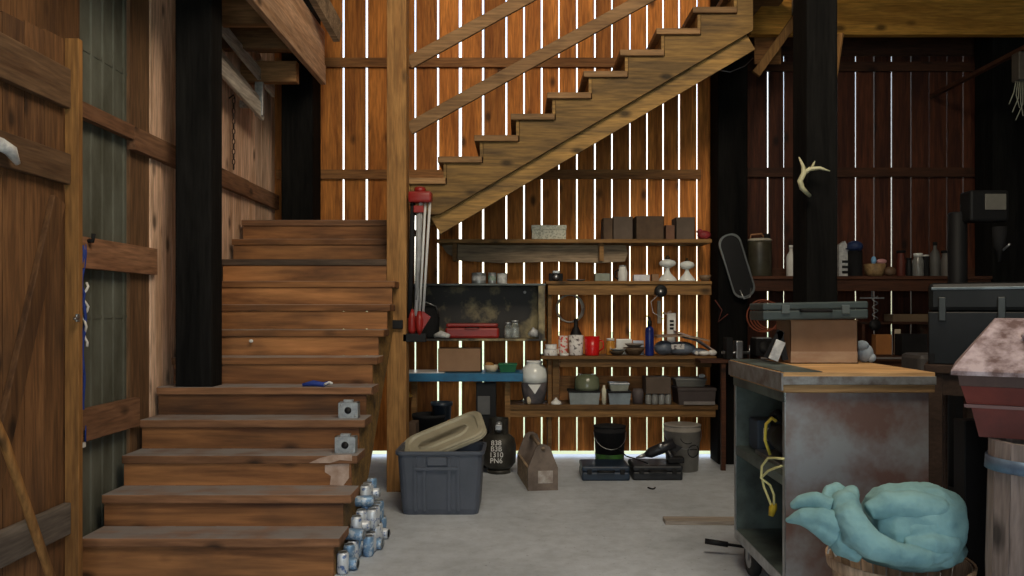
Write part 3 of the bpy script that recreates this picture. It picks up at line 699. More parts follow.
# ---- hung on the wall between the shelves
t = thing('wire_coil', (X(569, 7.78), 7.78, Z(309, 7.78)-.14), 'loop of clear tubing hanging on the back wall above the mugs', 'coil')
for k in range(4):
    c0 = P(569+.6*k, 308.5, 7.76+.012*k); R_ = .125+.006*(k % 2)
    MB().tube([(c0.x+R_*math.cos(a*PI/12), c0.y, c0.z+R_*1.04*math.sin(a*PI/12)) for a in range(25)], .005, 5).build('loop', mat('clear tubing', (.5,.46,.4), rough=.3, trans=.4), t)
c0 = P(576, 292, 7.74); MB().box(c0.x-.01, c0.x+.06, 7.73, 7.75, c0.z-.01, c0.z+.012, .003, ry=.6).build('clip', M_steel, t)
t = thing('tape_reel', P(661, 297, 7.43), 'round black tape reel hanging from the second shelf edge', 'reel')
c0 = P(661, 291, 7.42)
MB().lathe((c0.x, c0.y-.012, c0.z), [(.028, 0), (.056, 0), (.058, .01), (.058, .04), (.028, .04), (.028, 0)], 24, axis='y', cap=False).build('rim', M_black, t)
MB().lathe((c0.x, c0.y-.004, c0.z), [(0, 0), (.027, 0), (.027, .02), (0, .02)], 18, axis='y').build('hub', M_steel, t)
MB().tube([(c0.x-.03, 7.41, c0.z-.04), (c0.x-.09, 7.44, c0.z-.1), (c0.x-.07, 7.44, c0.z-.2), (c0.x+.03, 7.44, c0.z-.26)], .003, 5).build('tape_end', M_paper, t)
t = thing('hanging_tool', P(658, 325, 7.8), 'pale slim tool hanging on the wall under the black reel', 'tool')
c0 = P(659, 310, 7.8); MB().bar((c0.x, 7.8, c0.z-.13), (c0.x, 7.8, c0.z+.09), .02, .035, .005, up=(1, 0, 0)).build('shaft', mat('bone plastic', (.55, .47, .36)), t)
MB().tube([P(663, 313, 7.75), P(667, 314, 7.75), P(671, 311, 7.75)], .012, 6).build('lever', mat('pale orange plastic', (.8, .55, .4)), t)

# ---- counter shelf things
def mug(px0, px1, h, d, label, m, handle=1, group='mugs on the counter shelf', z=None):
    z = ZC if z is None else z
    x0, x1 = X(px0, d), X(px1, d); r = (x1-x0)/2; x = (x0+x1)/2; yy = d+r
    t = thing('mug', (x, yy, z), label, 'mug', group)
    MB().lathe((x, yy, z), [(r*.85, 0), (r*.93, .01), (r, h), (r*.93, h), (r*.86, .02), (.0, .015)], 24).build('cup', m, t)
    if handle:
        s = handle
        MB().tube([(x+s*r*.9, yy, z+h*.8), (x+s*(r+.03), yy-.01, z+h*.75), (x+s*(r+.035), yy-.01, z+h*.4), (x+s*r*.9, yy, z+h*.22)], .007, 7).build('handle', m, t)
m_pr = mat('red and white print', (.62, .55, .5), (.55, .05, .04), scale=30, lo=.45, hi=.5)
m_pb = mat('black and white print', (.66, .64, .62), (.12, .1, .1), scale=34, lo=.4, hi=.46)
tin(544, 558, .06, 7.46, ZC, 'flat white tin, lower of two at the left end of the counter shelf', m_pb, cap=M_white, group='flat tins on the counter shelf')
tin(545.5, 557, .045, 7.48, ZC+.061, 'flat white tin, upper of two at the left end of the counter shelf', M_white, cap=M_paper, group='flat tins on the counter shelf')
mug(558.5, 568, .185, 7.52, 'tall red-and-white striped mug left of the printed mug', m_pr, 0)
mug(569, 584, .19, 7.5, 'wide white mug with dark print beside the red mug', m_pb, 0)
mug(585, 600.5, .18, 7.46, 'large plain red mug on the counter shelf', mat('bright red glaze', (.60, .012, .012), (.5,.01,.01), rough=.25), 1)
tin(560, 569, .022, 7.455, ZC, 'thin white lid lying in front of the striped mug', M_white, cap=M_paper)
b = MB(); x = X(576, 7.72); b.lathe((x, 7.74, ZC), [(.05, 0), (.055, .02), (.055, .2), (.02, .27), (.02, .34)], 16)
b.build('bottle', M_black, label='black bottle behind the printed mug under the tubing loop', cat='bottle')
jar(610.5, .16, .045, 7.62, ZC, 'amber honey jar behind the small bowl on the counter shelf', m=mat('amber glass', (.75, .38, .08), (.6,.28,.05), rough=.15, trans=.4), lid=M_white)
rbox('notebook', 616.5, 632, .15, 7.68, .04, M_white, 'white box standing against the wall behind the shallow dishes', 'box', ZC)
rbox('notebook', 633, 644, .135, 7.66, .04, mat('bluish paper', (.55,.60,.72)), 'bluish-white box standing left of the blue bottle', 'box', ZC)
def dish(px, r, h, d, z, m, label):
    x = X(px, d); MB().lathe((x, d, z), [(r*.5, 0), (r*.9, h*.7), (r, h), (r*.93, h), (r*.82, h*.7), (r*.4, .008), (0, .007)], 22).build('dish', m, label=label, cat='dish', group='dishes on the counter shelf')
dish(617, .075, .045, 7.53, ZC, mat('dark glaze', (.06, .045, .03)), 'shallow dark dish right of the red mug')
dish(618, .08, .02, 7.53, ZC+.046, mat('white glaze', (.6, .6, .56)), 'shallow white saucer on the dark dish')
dish(634, .105, .075, 7.56, ZC, mat('brown basketry', (.14, .09, .05), (.08,.05,.03), scale=30), 'wide brown dish left of the blue bottle')
dish(634, .09, .035, 7.56, ZC+.076, mat('grey brown ware', (.2, .16, .13)), 'smaller grey-brown dish stacked on the wide brown dish')
# blue pump bottle
x = X(649.5, 7.5); t = thing('bottle', (x, 7.5, ZC), 'tall dark blue bottle with black nozzle on the counter shelf', 'bottle')
MB().lathe((x, 7.5, ZC), [(.038, 0), (.041, .01), (.041, .24), (.034, .262), (.018, .275)], 20).build('body', mat('cobalt plastic', (.012, .03, .22), (.01,.015,.08), rough=.25, scale=3), t)
MB().lathe((x, 7.5, ZC+.2755), [(.02, 0), (.021, .05), (.012, .055), (.010, .085), (0, .086)], 14).build('nozzle', M_black, t)
MB().tube([(x, 7.5, ZC+.35), (x-.02, 7.48, ZC+.37), (x-.035, 7.46, ZC+.372)], .006, 6).build('spout', M_black, t)
# papers and bags heap
m_news = mat('newsprint', (.30, .33, .36), (.13, .15, .18), rough=.8, scale=40)
t = thing('plastic_bag', (X(676, 7.52), 7.56, ZC), 'grey-blue printed plastic bag lying right of the blue bottle', 'bag')
b = MB(); b.ball((X(665, 7.52), 7.58, ZC+.07), .1, (.95, .8, .7)); b.ball((X(682, 7.52), 7.58, ZC+.065), .11, (1.3, .8, .6)); b.ball((X(700, 7.52), 7.57, ZC+.035), .07, (1.2, .8, .5))
b.build('sack', mat('printed bag', (.17, .20, .25), (.07, .085, .11), rough=.4, scale=9, bump=.8), t)
MB().box(X(671, 7.5), X(684, 7.5), 7.48, 7.485, ZC+.06, ZC+.11, .002, rx=.3).build('label_patch', m_pb, t)
for i, (p0, p1, za, zb_, lab, m) in enumerate(((655, 706, .17, .135, 'long folded brown paper draped on top of the bag', mat('brown paper', (.30, .20, .13), (.2,.13,.08))),
        (676, 714, .215, .035, 'pinkish folded newspaper slanting down beside the black post', mat('pinkish newsprint', (.46, .36, .33), (.3,.22,.2), scale=30)),
        (684, 713, .16, .035, 'grey newspaper lying lowest on the slope beside the black post', m_news))):
    p = (X(p0, 7.56), 7.52+.07*i, ZC+za); q = (X(p1, 7.56), 7.52+.07*i, ZC+zb_); mid = ((p[0]+q[0])/2, p[1], (p[2]+q[2])/2+.03)
    b = MB(); b.rings([[(a[0], a[1]-.1, a[2]), (a[0], a[1]+.1, a[2]+.01), (a[0], a[1]+.1, a[2]+.022), (a[0], a[1]-.1, a[2]+.012)] for a in (p, mid, q)], smooth=False)
    b.build('newspaper', m, label=lab, cat='paper', group='papers at the right end of the counter shelf')
b = MB(); b.ball((X(705, 7.45), 7.47, ZC+.025), .035, (1.6, .8, .7)); b.ball((X(713, 7.45), 7.47, ZC+.03), .03, (1.4, .8, .9)); b.ball((X(697, 7.45), 7.46, ZC+.025), .02)
b.build('tissue', M_white, label='crumpled white tissue at the right end of the counter shelf', cat='tissue')
t = thing('tube', (X(673, 7.66), 7.66, ZC+.19), 'upright white sealant tube with black marks behind the papers', 'tube')
MB().box(X(668, 7.66), X(677, 7.66), 7.70, 7.74, ZC, ZC+.40, .012).build('body', M_white, t)
for k in range(3): MB().box(X(670.5, 7.66), X(674.5, 7.66), 7.696, 7.7, ZC+.24+.035*k, ZC+.262+.035*k, .001).build('mark', M_black, t)

# ---- lowest shelf things
g3 = 'boxes on the lowest shelf'
m_tg = mat('cloudy grey plastic', (.25, .28, .28), (.15, .17, .17), rough=.3, scale=6)
def lidbox(px0, px1, h, d, dep, z, label, m, ml, group=g3, name='storage_box', lh=.018):
    x0, x1 = X(px0, d), X(px1, d); t = thing(name, ((x0+x1)/2, d+dep/2, z), label, 'box', group)
    MB().rings([[(x0+.012, d+.01, z), (x1-.012, d+.01, z), (x1-.012, d+dep-.01, z), (x0+.012, d+dep-.01, z)], [(x0, d, z+h-lh), (x1, d, z+h-lh), (x1, d+dep, z+h-lh), (x0, d+dep, z+h-lh)]], smooth=False).build('body', m, t)
    MB().box(x0-.006, x1+.006, d-.006, d+dep+.006, z+h-lh+.001, z+h, .004).build('lid', ml, t)
    return t
lidbox(569, 600, .13, 7.47, .24, ZD, 'wide grey plastic box at the left of the lowest shelf', m_tg, M_blackm)
jz = ZD+.131
t = thing('glass_bowl', (X(587, 7.56), 7.56, jz), 'greenish glass bowl upside down on the wide grey plastic box', 'bowl')
MB().lathe((X(587, 7.58), 7.58, jz), [(.12, 0), (.122, .03), (.115, .11), (.08, .145), (.03, .15), (0, .15)], 28).build('bowl', mat('greenish glass', (.20, .22, .14), (.13,.15,.09), rough=.2, trans=.25), t)
b = MB(); x = X(604, 7.5); b.lathe((x, 7.5, ZD), [(.022, 0), (.022, .14), (.012, .16), (.012, .18)], 14); b.build('bottle', mat('cream plastic', (.7, .66, .5)), label='slim cream bottle between two plastic boxes on the lowest shelf', cat='bottle')
lidbox(608.5, 631, .125, 7.47, .2, ZD, 'smaller blue-grey box with black lid beside the cream bottle', mat('blue grey plastic', (.22, .27, .30), (.12,.14,.16), rough=.35), M_black)
lidbox(610, 629, .075, 7.49, .16, ZD+.126, 'clear tub stacked on the smaller blue-grey box', mat('cloudy plastic', (.40, .42, .36), (.2,.22,.17), rough=.3, trans=.3), M_galv)
b = MB(); b.lathe((X(638, 7.55), 7.56, ZD), [(.05, 0), (.055, .1), (.045, .14), (0, .145)], 16); b.build('pot', mat('purple brown pot', (.10, .08, .08)), label='dark rounded pot between the blue-grey box and the wrapped bundle', cat='pot')
t = thing('glass_jar_crate', (X(658, 7.55), 7.58, ZD), 'bundle of clear glass jars under a dark card sheet on the lowest shelf', 'crate')
for k in range(4):
    x = X(648.5+6.6*k, 7.5); MB().lathe((x, 7.51, ZD), [(.028, 0), (.03, .01), (.03, .085), (.022, .1)], 14).build('jar', mat('dusty glass', (.3,.31,.3), (.2,.2,.19), rough=.2, trans=.3), t)
MB().box(X(646, 7.47), X(671, 7.47), 7.47, 7.7, ZD+.101, ZD+.255, .006).build('card_cover', M_cardd, t)
t = lidbox(678, 716, .16, 7.44, .3, ZD, 'wide dark brown box at the right end of the lowest shelf', mat('dark brown card', (.055, .042, .04)), mat('dark brown card', (.055, .042, .04)), lh=.03)
MB().box(X(684, 7.43), X(715, 7.43), 7.43, 7.436, ZD+.005, ZD+.035).build('label_strip', mat('grey strip', (.2,.18,.17)), t)
lidbox(676, 706, .075, 7.5, .2, ZD+.165, 'flat grey tray on the wide dark brown box', mat('dull grey', (.12,.12,.11)), mat('dull grey lid', (.16,.16,.15)))
b = MB(); p = (X(703, 7.5), 7.55, ZD+.262); b.ball(p, .022, (1.5, 1, .9)); b.ball((p[0]-.02, 7.54, p[2]-.004), .012); b.build('tissue', M_white, label='tiny white crumpled tissue on the flat grey tray', cat='tissue')
# white jar with dark contents
x = X(534.5, 7.4); t = thing('plastic_jug', (x, 7.58, ZD), 'milky white plastic jug with dark lower half and white triangle mark', 'jug')
MB().lathe((x, 7.58, ZD), [(.085, 0), (.095, .015), (.118, .13), (.122, .2)], 26).build('dark_half', mat('dark smear', (.05, .05, .06), (.14,.12,.12), rough=.4, scale=10), t)
MB().lathe((x, 7.58, ZD+.2005), [(.122, 0), (.124, .06), (.112, .13), (.085, .16), (.075, .165), (.075, .185)], 26).build('body', M_milk, t)
MB().lathe((x, 7.58, ZD+.386), [(.079, 0), (.079, .015), (.07, .02)], 22).build('lid', M_white, t)
b = MB(); b.prism([(x-.06, ZD+.19), (x+.06, ZD+.19), (x+.005, ZD+.10)], 7.455, 7.46, 'xz'); b.build('triangle_mark', M_white, t)
b = MB(); b.ball((X(529, 7.5), 7.5, ZD+.04), .03, (.8, .8, 1.3)); b.build('ornament', mat('cream glaze', (.6, .5, .35)), label='small cream ornament left of the milky jug', cat='ornament')
b = MB(); b.lathe((X(556, 7.52), 7.52, ZD), [(.055, 0), (.05, .02), (.02, .04), (.008, .06), (0, .062)], 18); b.build('funnel', M_white, label='small white upturned funnel right of the milky jug', cat='funnel')

# ---- on / under the blue shelf
cbox(438, 481, .21, 7.42, .25, ZBL+.006, 'plain brown cardboard box on the blue shelf', M_card)
t = thing('bowl', (X(491, 7.42), 7.5, ZBL), 'cream ribbed bowl on the blue shelf beside the cardboard box', 'bowl')
MB().lathe((X(491, 7.45), 7.5, ZBL), [(.045, 0), (.06, .02), (.075, .065), (.07, .065), (.05, .02), (0, .01)], 18).build('bowl', mat('cream glaze', (.6, .5, .35)), t)
MB().ball((X(489, 7.45), 7.5, ZBL+.065), .045, (1, 1, .6)).build('contents', mat('amber candy', (.4, .2, .05)), t)
lidbox(499, 516.5, .08, 7.42, .14, ZBL+.001, 'small dark green tub at the right end of the blue shelf', mat('dark green plastic', (.01, .12, .05)), mat('dark green lid', (.012, .15, .06)), group=None, name='tub')
t = thing('speaker', (X(483, 7.3), 7.4, .0), 'black box with a grey front standing under the blue shelf', 'speaker')
MB().box(X(476, 7.35), X(496, 7.35), 7.35, 7.44, 0, .78, .005).build('cabinet', M_black, t)
MB().box(X(477.5, 7.34), X(490, 7.34), 7.335, 7.349, .49, .66, .004).build('grille', mat('grey cloth', (.10, .10, .10)), t)
t = thing('bucket', (X(432, 7.1), 7.1, 0), 'tall black bucket stack behind the grey tote', 'bucket')
MB().lathe((X(430, 7.1), 7.1, 0), [(.12, 0), (.155, .50), (.16, .50), (.16, .53), (.15, .53), (.14, .48), (0, .48)], 24).build('outer_bucket', M_blackm, t)
MB().lathe((X(444, 7.1)-.02, 7.1, .484), [(.08, 0), (.085, .12), (.098, .12), (.098, .15), (.085, .15), (.07, .02), (0, .02)], 22).build('inner_pot', mat('blue black plastic', (.02, .03, .045), rough=.3), t)
cbox(408, 416, .5, 6.68, .2, 0, 'narrow dark board box behind the pine post foot', m_c2)
t = thing('lantern', (X(408, 7.3), 7.4, ZBL-.15), 'small brass lamp hanging under the left end of the blue shelf', 'lamp')
br = mat('brass', (.75, .5, .12), (.5,.32,.06), metal=.9, rough=.3)
MB().lathe((X(408, 7.4), 7.4, Z(397, 7.4)), [(.035, 0), (.05, .01), (.02, .03), (.012, .05)], 16).build('shade', br, t)
MB().tube([(X(408, 7.4), 7.4, Z(397, 7.4)+.05), (X(408, 7.4), 7.4, ZBL-.076)], .004, 6).build('hanger', br, t)

# ================================================================== folded tripod hung on the pine post
t = thing('folded_tripod', P(418, 333, 6.42), 'folded tripod with silver legs and red head hung beside the pine post', 'tripod')
dT = 6.40
MB().box(X(409, dT), X(432, dT), dT-.06, dT+.06, Z(203, dT), Z(192, dT), .015).lathe(P(420, 193, dT), [(.05, 0), (.045, .04), (.02, .05)], 16).build('head', M_red, t)
m_al = mat('bright aluminium', (.62, .63, .62), (.5,.5,.5), rough=.4)
def leg(a, c, r, m=m_al, nm='leg'):
    MB().tube([P(*a, dT+.0), P(*c, dT+.0)], r, 10).build(nm, m, t)
leg((421, 202), (416, 316), .016); leg((430, 202), (423, 316), .011); leg((425.5, 202), (419.5, 316), .010)
leg((413, 200), (409.5, 318), .02, M_blackm)
MB().tube([P(419, 214, dT-.01), P(418.5, 250, dT-.01), P(416, 300, dT-.01)], [.02, .025, .012], 8).build('cover', mat('grey cloth sleeve', (.33, .34, .35), (.2,.2,.2)), t)
MB().box(X(414, dT), X(424, dT), dT-.035, dT+.03, Z(213, dT), Z(206, dT), .006).build('collar', M_red, t)
MB().lathe(P(412, 334, dT), [(.02, 0), (.035, .03), (.03, .14), (.012, .2)], 12).build('foot', M_red, t)
MB().lathe(P(419.5, 335, dT-.02), [(.01, 0), (.03, .05), (.034, .12), (.016, .19)], 12).build('foot', M_red, t)
b = MB(); b.prism([(X(421, dT), Z(333, dT)), (X(423, dT), Z(311, dT)), (X(431, dT), Z(317, dT))], dT-.03, dT, 'xz'); b.build('foot', M_red, t)
MB().box(X(403, dT), X(426, dT), dT-.03, dT+.03, Z(342, dT), Z(333.5, dT), .006).build('strap', M_black, t)

# ================================================================== floor things
# grey tote
dT = 5.62
t = thing('storage_tote', (X(439, dT), dT+.2, 0), 'large dark grey plastic tote standing on the floor beside the pine post', 'tote')
m_tote = mat('dark grey plastic', (.075, .085, .11), (.06,.07,.09), rough=.45)
def rrect(x0, x1, y0, y1, r, z, n=4):
    out = []
    for cx_, cy_, a0 in ((x1-r, y1-r, 0), (x0+r, y1-r, PI/2), (x0+r, y0+r, PI), (x1-r, y0+r, 1.5*PI)):
        for k in range(n+1): a = a0+PI/2*k/n; out.append((cx_+r*math.cos(a), cy_+r*math.sin(a), z))
    return out
x0, x1 = X(395, dT), X(484, dT); y0, y1 = dT, dT+.42; h = .455
def rr(dx, z): return rrect(x0+dx, x1-dx, y0+dx, y1-dx, .05, z)
MB().rings([rr(.045, 0), rr(.035, .04), rr(.012, h-.05), rr(.012, h-.012), rr(.022, h-.012), rr(.05, .02)], smooth=False).build('tub', m_tote, t)
MB().rings([rr(.0, h-.03), rr(-.004, h-.02), rr(-.004, h), rr(.012, h), rr(.012, h-.03)], cap=False, smooth=False).build('rim', m_tote, t)
b = MB()
for px in (415, 424, 449, 458): b.rings([[(X(px-1.6, dT), y0+.022, .03), (X(px+1.6, dT), y0+.022, .03), (X(px+1.6, dT), y0+.05, .03), (X(px-1.6, dT), y0+.05, .03)], [(X(px-1.6, dT), y0-.002, h-.04), (X(px+1.6, dT), y0-.002, h-.04), (X(px+1.6, dT), y0+.03, h-.04), (X(px-1.6, dT), y0+.03, h-.04)]], smooth=False)
b.box(X(415, dT), X(458, dT), y0-.004, y0+.02, h-.13, h-.11)
b.build('rib', m_tote, t)
MB().box(X(427, dT), X(447, dT), y0-.006, y0+.03, h-.10, h-.04, .006).build('handle', m_tote, t)
m_lid = mat('beige plastic', (.36, .33, .24), (.27,.25,.18), rough=.45)
t = thing('tote_lid', P(443, 440, 5.9), 'beige lid lying tilted across the grey tote', 'lid')
R = Matrix.Translation(P(443, 436, 5.92)) @ Euler((math.radians(20), math.radians(-22), math.radians(4))).to_matrix().to_4x4()
def lid(dx, z): return rrect(-.31+dx, .31-dx, -.2+dx, .2-dx, .09, z, 5)
MB().rings([lid(0, -.03), lid(0, .0), lid(.012, .008), lid(.04, .008), lid(.05, -.006), lid(.11, -.006), lid(.12, .004), lid(.15, .004)], smooth=False).xform(R).build('panel', m_lid, t)
MB().rings([lid(.0, -.032), lid(-.008, -.035), lid(-.008, -.015), lid(.0, -.012)], cap=False, smooth=False).xform(R).build('rim', m_lid, t)

# propane cylinder
dT = 7.15; x = X(499, dT)
t = thing('gas_cylinder', (x, dT, 0), 'dark steel gas cylinder with white stencilled marks beside the grey tote', 'gas cylinder')
m_cyl = mat('grimy dark steel', (.055, .052, .042), (.025, .023, .019), rough=.5, metal=.3, scale=10)
MB().lathe((x, dT, 0), [(.10, 0), (.105, .0), (.105, .03), (.09, .035)], 24).build('foot_ring', m_cyl, t)
MB().lathe((x, dT, .03), [(.07, 0), (.115, .02), (.148, .06), (.152, .12), (.152, .22), (.14, .27), (.10, .31), (.04, .33)], 28).build('body', m_cyl, t)
b = MB()
b.rings([[(x+.085*math.cos(a), dT+.085*math.sin(a), z) for a in [math.radians(-60+i*300/20+0) for i in range(21)]] for z in (.34, .485)], cap=False, closed=False)
b.build('collar', m_cyl, t)
MB().lathe((x, dT-.01, .355), [(.02, 0), (.02, .05), (.028, .055), (.028, .09), (.012, .1)], 14).build('valve', M_galv, t)
MB().box(x-.03, x+.03, dT-.11, dT-.08, .39, .44, .006).build('valve_guard', M_galv, t)
for k, s in enumerate(('838', 'B3B', '1310', 'PN6')):
    text(s, .062, M_white, t, (x-.02, dT-.153, .285-.052*k), (PI/2, 0, 0))

# long wooden tool tote
t = thing('tool_tote', (.2, 6.8, 0), 'old grey wooden tool carrier with round handle bar on the floor', 'tool carrier')
A = Vector((X(543, 6.42), 6.42, 0)); B_ = Vector((X(531, 7.1), 7.1, 0)); dv = (B_-A).normalized(); sv = Vector((dv.y, -dv.x, 0)); hw = .122
def pent(p, th, nm):
    prof = [(-hw, 0), (hw, 0), (hw, .18), (.055, .35), (.02, .37), (-.02, .37), (-.055, .35), (-hw, .18)]
    MB().rings([[p+sv*a+dv*o+Vector((0, 0, b_)) for a, b_ in prof] for o in (0, th)], smooth=False).build(nm, mat('dusty grey brown wood', (.20, .155, .125), (.10, .075, .06), rough=.85, scale=6), t)
pent(A, .025, 'end_panel'); pent(B_-dv*.025, .025, 'end_panel')
for s in (-1, 1):
    p = A+dv*.025+sv*(s*(hw-.01)); q = B_-dv*.025+sv*(s*(hw-.01)); MB().bar(p+Vector((0, 0, .09)), q+Vector((0, 0, .09)), .02, .18).build('side_board', W_grey, t)
p = A+dv*.025+Vector((0, 0, .01)); q = B_-dv*.025+Vector((0, 0, .01)); MB().bar(p, q, .24, .02).build('bottom', W_grey, t)
MB().tube([A-dv*.01+Vector((0, 0, .335)), B_+dv*.01+Vector((0, 0, .335))], .016, 10).build('handle', W_grey, t)
MB().obox(Matrix.Translation(A+sv*.02+Vector((0, 0, .11))-dv*.003) @ Matrix.Rotation(math.atan2(sv.y, sv.x), 4, 'Z'), (.12, .003, .10)).build('paper_label', mat('worn pale label', (.42, .38, .34), (.24,.19,.16), scale=18), t)

# two tool cases with a cordless drill on the right one
def case(px0, px1, dT, label, m):
    x0, x1 = X(px0, dT), X(px1, dT); t = thing('tool_case', ((x0+x1)/2, dT+.16, 0), label, 'case', 'tool cases on the floor')
    MB().box(x0, x1, dT, dT+.34, 0, .075, .015).build('bottom_shell', m, t)
    MB().box(x0, x1, dT, dT+.34, .077, .125, .015).build('top_shell', m, t)
    xc = (x0+x1)/2
    MB().tube([(xc-.07, dT+.01, .085), (xc-.065, dT-.03, .085), (xc+.065, dT-.03, .085), (xc+.07, dT+.01, .085)], .01, 8).build('handle', M_black, t)
    for s in (-.14, .14): MB().box(xc+s-.02, xc+s+.02, dT-.008, dT+.012, .055, .10, .004).build('latch', M_black, t)
    return t
case(582, 630, 6.78, 'dark blue flat tool case on the floor, left of the pair', mat('navy plastic', (.015, .028, .05), rough=.4))
case(633, 683, 6.8, 'black flat tool case on the floor under the drill, right of the pair', mat('charcoal plastic', (.014, .016, .02), rough=.4))
t = thing('cordless_drill', (X(660, 6.9), 6.95, .126), 'black cordless drill lying on the right tool case', 'drill')
m_dr = mat('drill body', (.02, .02, .024), (.012,.012,.014), rough=.35)
c = P(662, 449, 6.95)
MB().tube([P(645, 455, 6.95), P(650, 453, 6.95), P(665, 447, 6.95), P(674, 443, 6.95)], [.018, .045, .05, .045], 12).build('motor', m_dr, t)
MB().tube([P(636, 458, 6.95), P(645, 455, 6.95)], [.008, .02], 10).build('chuck', M_steel, t)
MB().tube([P(665, 447, 6.95), P(672, 458, 6.92), P(676, 462, 6.92)], [.028, .022, .022], 10).build('grip', m_dr, t)
MB().box(X(668, 6.9), X(684, 6.9), 6.88, 6.98, .13, .18, .008).build('battery', M_black, t)
MB().prism([(X(664, 6.95), Z(436, 6.95)), (X(667, 6.95), Z(440, 6.95)), (X(682, 6.95), Z(447, 6.95)), (X(676, 6.95), Z(452, 6.95)), (X(665, 6.95), Z(446, 6.95))], 6.93, 6.96, 'xz').build('blade_guard', m_dr, t)
MB().ball(P(661, 446, 6.9), .022, (1, .6, 1)).build('cap', M_steel, t)
b = MB(); b.tube([P(618, 448, 6.95), P(626, 456, 6.9), P(636, 459, 6.88), (X(648, 6.85), 6.85, .135)], .006, 6)
b.build('electric_cable', M_black, label='thin black cord lying over the two floor tool cases', cat='cable')
b = MB(); b.tube([(X(648+.9*k, 6.5), 6.5-.05*math.sin(k*PI/8), .008) for k in range(9)], .006, 6); b.build('cable_loop', M_black, label='little black loop of cord on the floor before the right tool case', cat='cord')
# buckets
def bucket(px0, px1, dT, h, label, m, extra=None):
    x0, x1 = X(px0, dT), X(px1, dT); r = (x1-x0)/2; x = (x0+x1)/2; y = dT+r
    t = thing('bucket', (x, y, 0), label, 'bucket', 'buckets under the lowest shelf')
    MB().lathe((x, y, 0), [(r*.84, 0), (r*.96, h*.86), (r, h*.87), (r, h*.9), (r*.97, h*.9), (r*.98, h*.98)], 28).build('pail', m, t)
    MB().lathe((x, y, h*.981), [(r*1.0, 0), (r*1.0, .012), (r*.9, .015), (0, .014)], 28).build('lid', m, t)
    MB().tube([(x+r*math.cos(a)*1.01, y-r*abs(math.sin(a))*.95-.004, h*.86-.14*math.sin(a)) for a in [PI*i/10 for i in range(11)]], .003, 5).build('bail', M_steel, t)
    return t, x, y, r
t, x, y, r = bucket(595, 628, 7.2, .385, 'black bucket with a dull green band behind the left tool case', M_blackm)
MB().lathe((x, y, .07), [(r*.885, 0), (r*.91, .07)], 28, cap=False).build('green_band', mat('dull green print', (.05, .16, .03), (.02,.05,.015), scale=9), t)
t, x, y, r = bucket(667, 705, 7.1, .41, 'whitish bucket with a round black logo beside the black post', mat('dirty white plastic', (.30, .28, .25), (.2,.185,.165), rough=.5, scale=4))
def arcpts(cx_, cz_, rr_, a0, a1, n=12):
    out = []
    for i in range(n+1):
        a = math.radians(a0+(a1-a0)*i/n); px_ = cx_+rr_*math.cos(a); pz_ = cz_+rr_*math.sin(a)
        rad = r*(.84+.12*pz_/.35)+.003; out.append((px_, y-math.sqrt(max(rad*rad-(px_-x)**2, .0)), pz_))
    return out
MB().tube(arcpts(x+.075, .19, .055, 0, 360, 20), .004, 5).build('logo_ring', M_black, t)
MB().tube(arcpts(x+.02, .33, .07, 200, 300), .003, 5).tube([arcpts(x+.075, .2, .035, 170, 170, 1)[0], arcpts(x+.075, .2, .035, 0, 0, 1)[0]], .004, 5).build('logo_mark', M_black, t)

# plank and jack handle on the floor right of centre
b = MB(); b.box(X(664, 5.45), X(664, 5.45)+1.2, 5.38, 5.5, 0.0, .03, .004, rz=-.02); b.build('plank', wood('pale loose plank', (.38,.33,.28), (.26,.22,.18), 'x'), label='pale loose plank lying on the floor left of the rolling cabinet', cat='plank')

# ================================================================== rolling cabinet / bench
m_cab = mat('rusted steel panel', (.27, .28, .29), (.17, .10, .085), rough=.45, metal=.25, scale=2.6, lo=.42, hi=.62)
m_cabg = mat('grey green enamel', (.13, .17, .155), (.05, .06, .056), rough=.5, metal=.2, scale=4)
CX0, CX1, CY0, CY1 = 1.21, 1.86, 3.64, 4.50
t = thing('rolling_cabinet', ((CX0+CX1)/2, (CY0+CY1)/2, 0), 'rusted grey steel workbench cabinet on wheels with open left side', 'workbench')
MB().box(CX0, CX1, CY0, CY0+.012, .18, 1.074, .002).build('front_panel', m_cab, t)
MB().box(CX1-.012, CX1, CY0+.013, CY1, .22, 1.074).build('side_panel', mat('dark inside enamel', (.03,.032,.032), (.014,.014,.014), rough=.6), t)
MB().box(CX0, CX1-.013, CY1-.012, CY1, .22, 1.074).build('back_panel', m_cabg, t)
MB().box(CX0, CX1-.013, CY0+.013, CY1-.013, .20, .225).build('bottom_shelf', m_cabg, t)
MB().box(CX0-.004, CX0, CY0, CY1, .17, .225).build('shelf_lip', M_steel, t)
MB().box(CX0, CX1-.013, CY0+.013, CY1-.013, .67, .69).build('middle_shelf', m_cabg, t)
MB().box(CX0-.004, CX0, CY0, CY1, .645, .69).build('shelf_lip', m_cabg, t)
for yy in (CY0+.0, CY1-.03): MB().box(CX0-.006, CX0-.0, yy, yy+.03, .22, 1.074).build('corner_post', M_steel, t)
MB().box(CX0-.01, CX0, CY0, CY1, 1.03, 1.074).build('top_rail', m_cabg, t)
MB().box(CX0-.02, CX1+.02, CY0-.02, CY1+.04, 1.075, 1.118, .006).build('worktop', W_tan, t)
b = MB(); b.box(CX0-.022, CX1+.02, CY0-.03, CY0-.021, 1.112, 1.150, .002); b.box(CX0-.03, CX0-.021, CY0-.03, CY1+.03, 1.085, 1.165, .002)
b.build('metal_edging', mat('scuffed steel edging', (.30,.31,.31), (.13,.10,.09), metal=.4, rough=.45, scale=12), t)
MB().box(CX0-.02, CX1+.02, CY0-.02, CY1+.04, 1.119, 1.168, .004).build('top_plank', W_tan, t)
MB().box(CX0-.018, CX0+.16, CY0-.018, CY1+.038, 1.1681, 1.172, .001).build('steel_top', m_cabg, t)
m_tyre = M_rubber
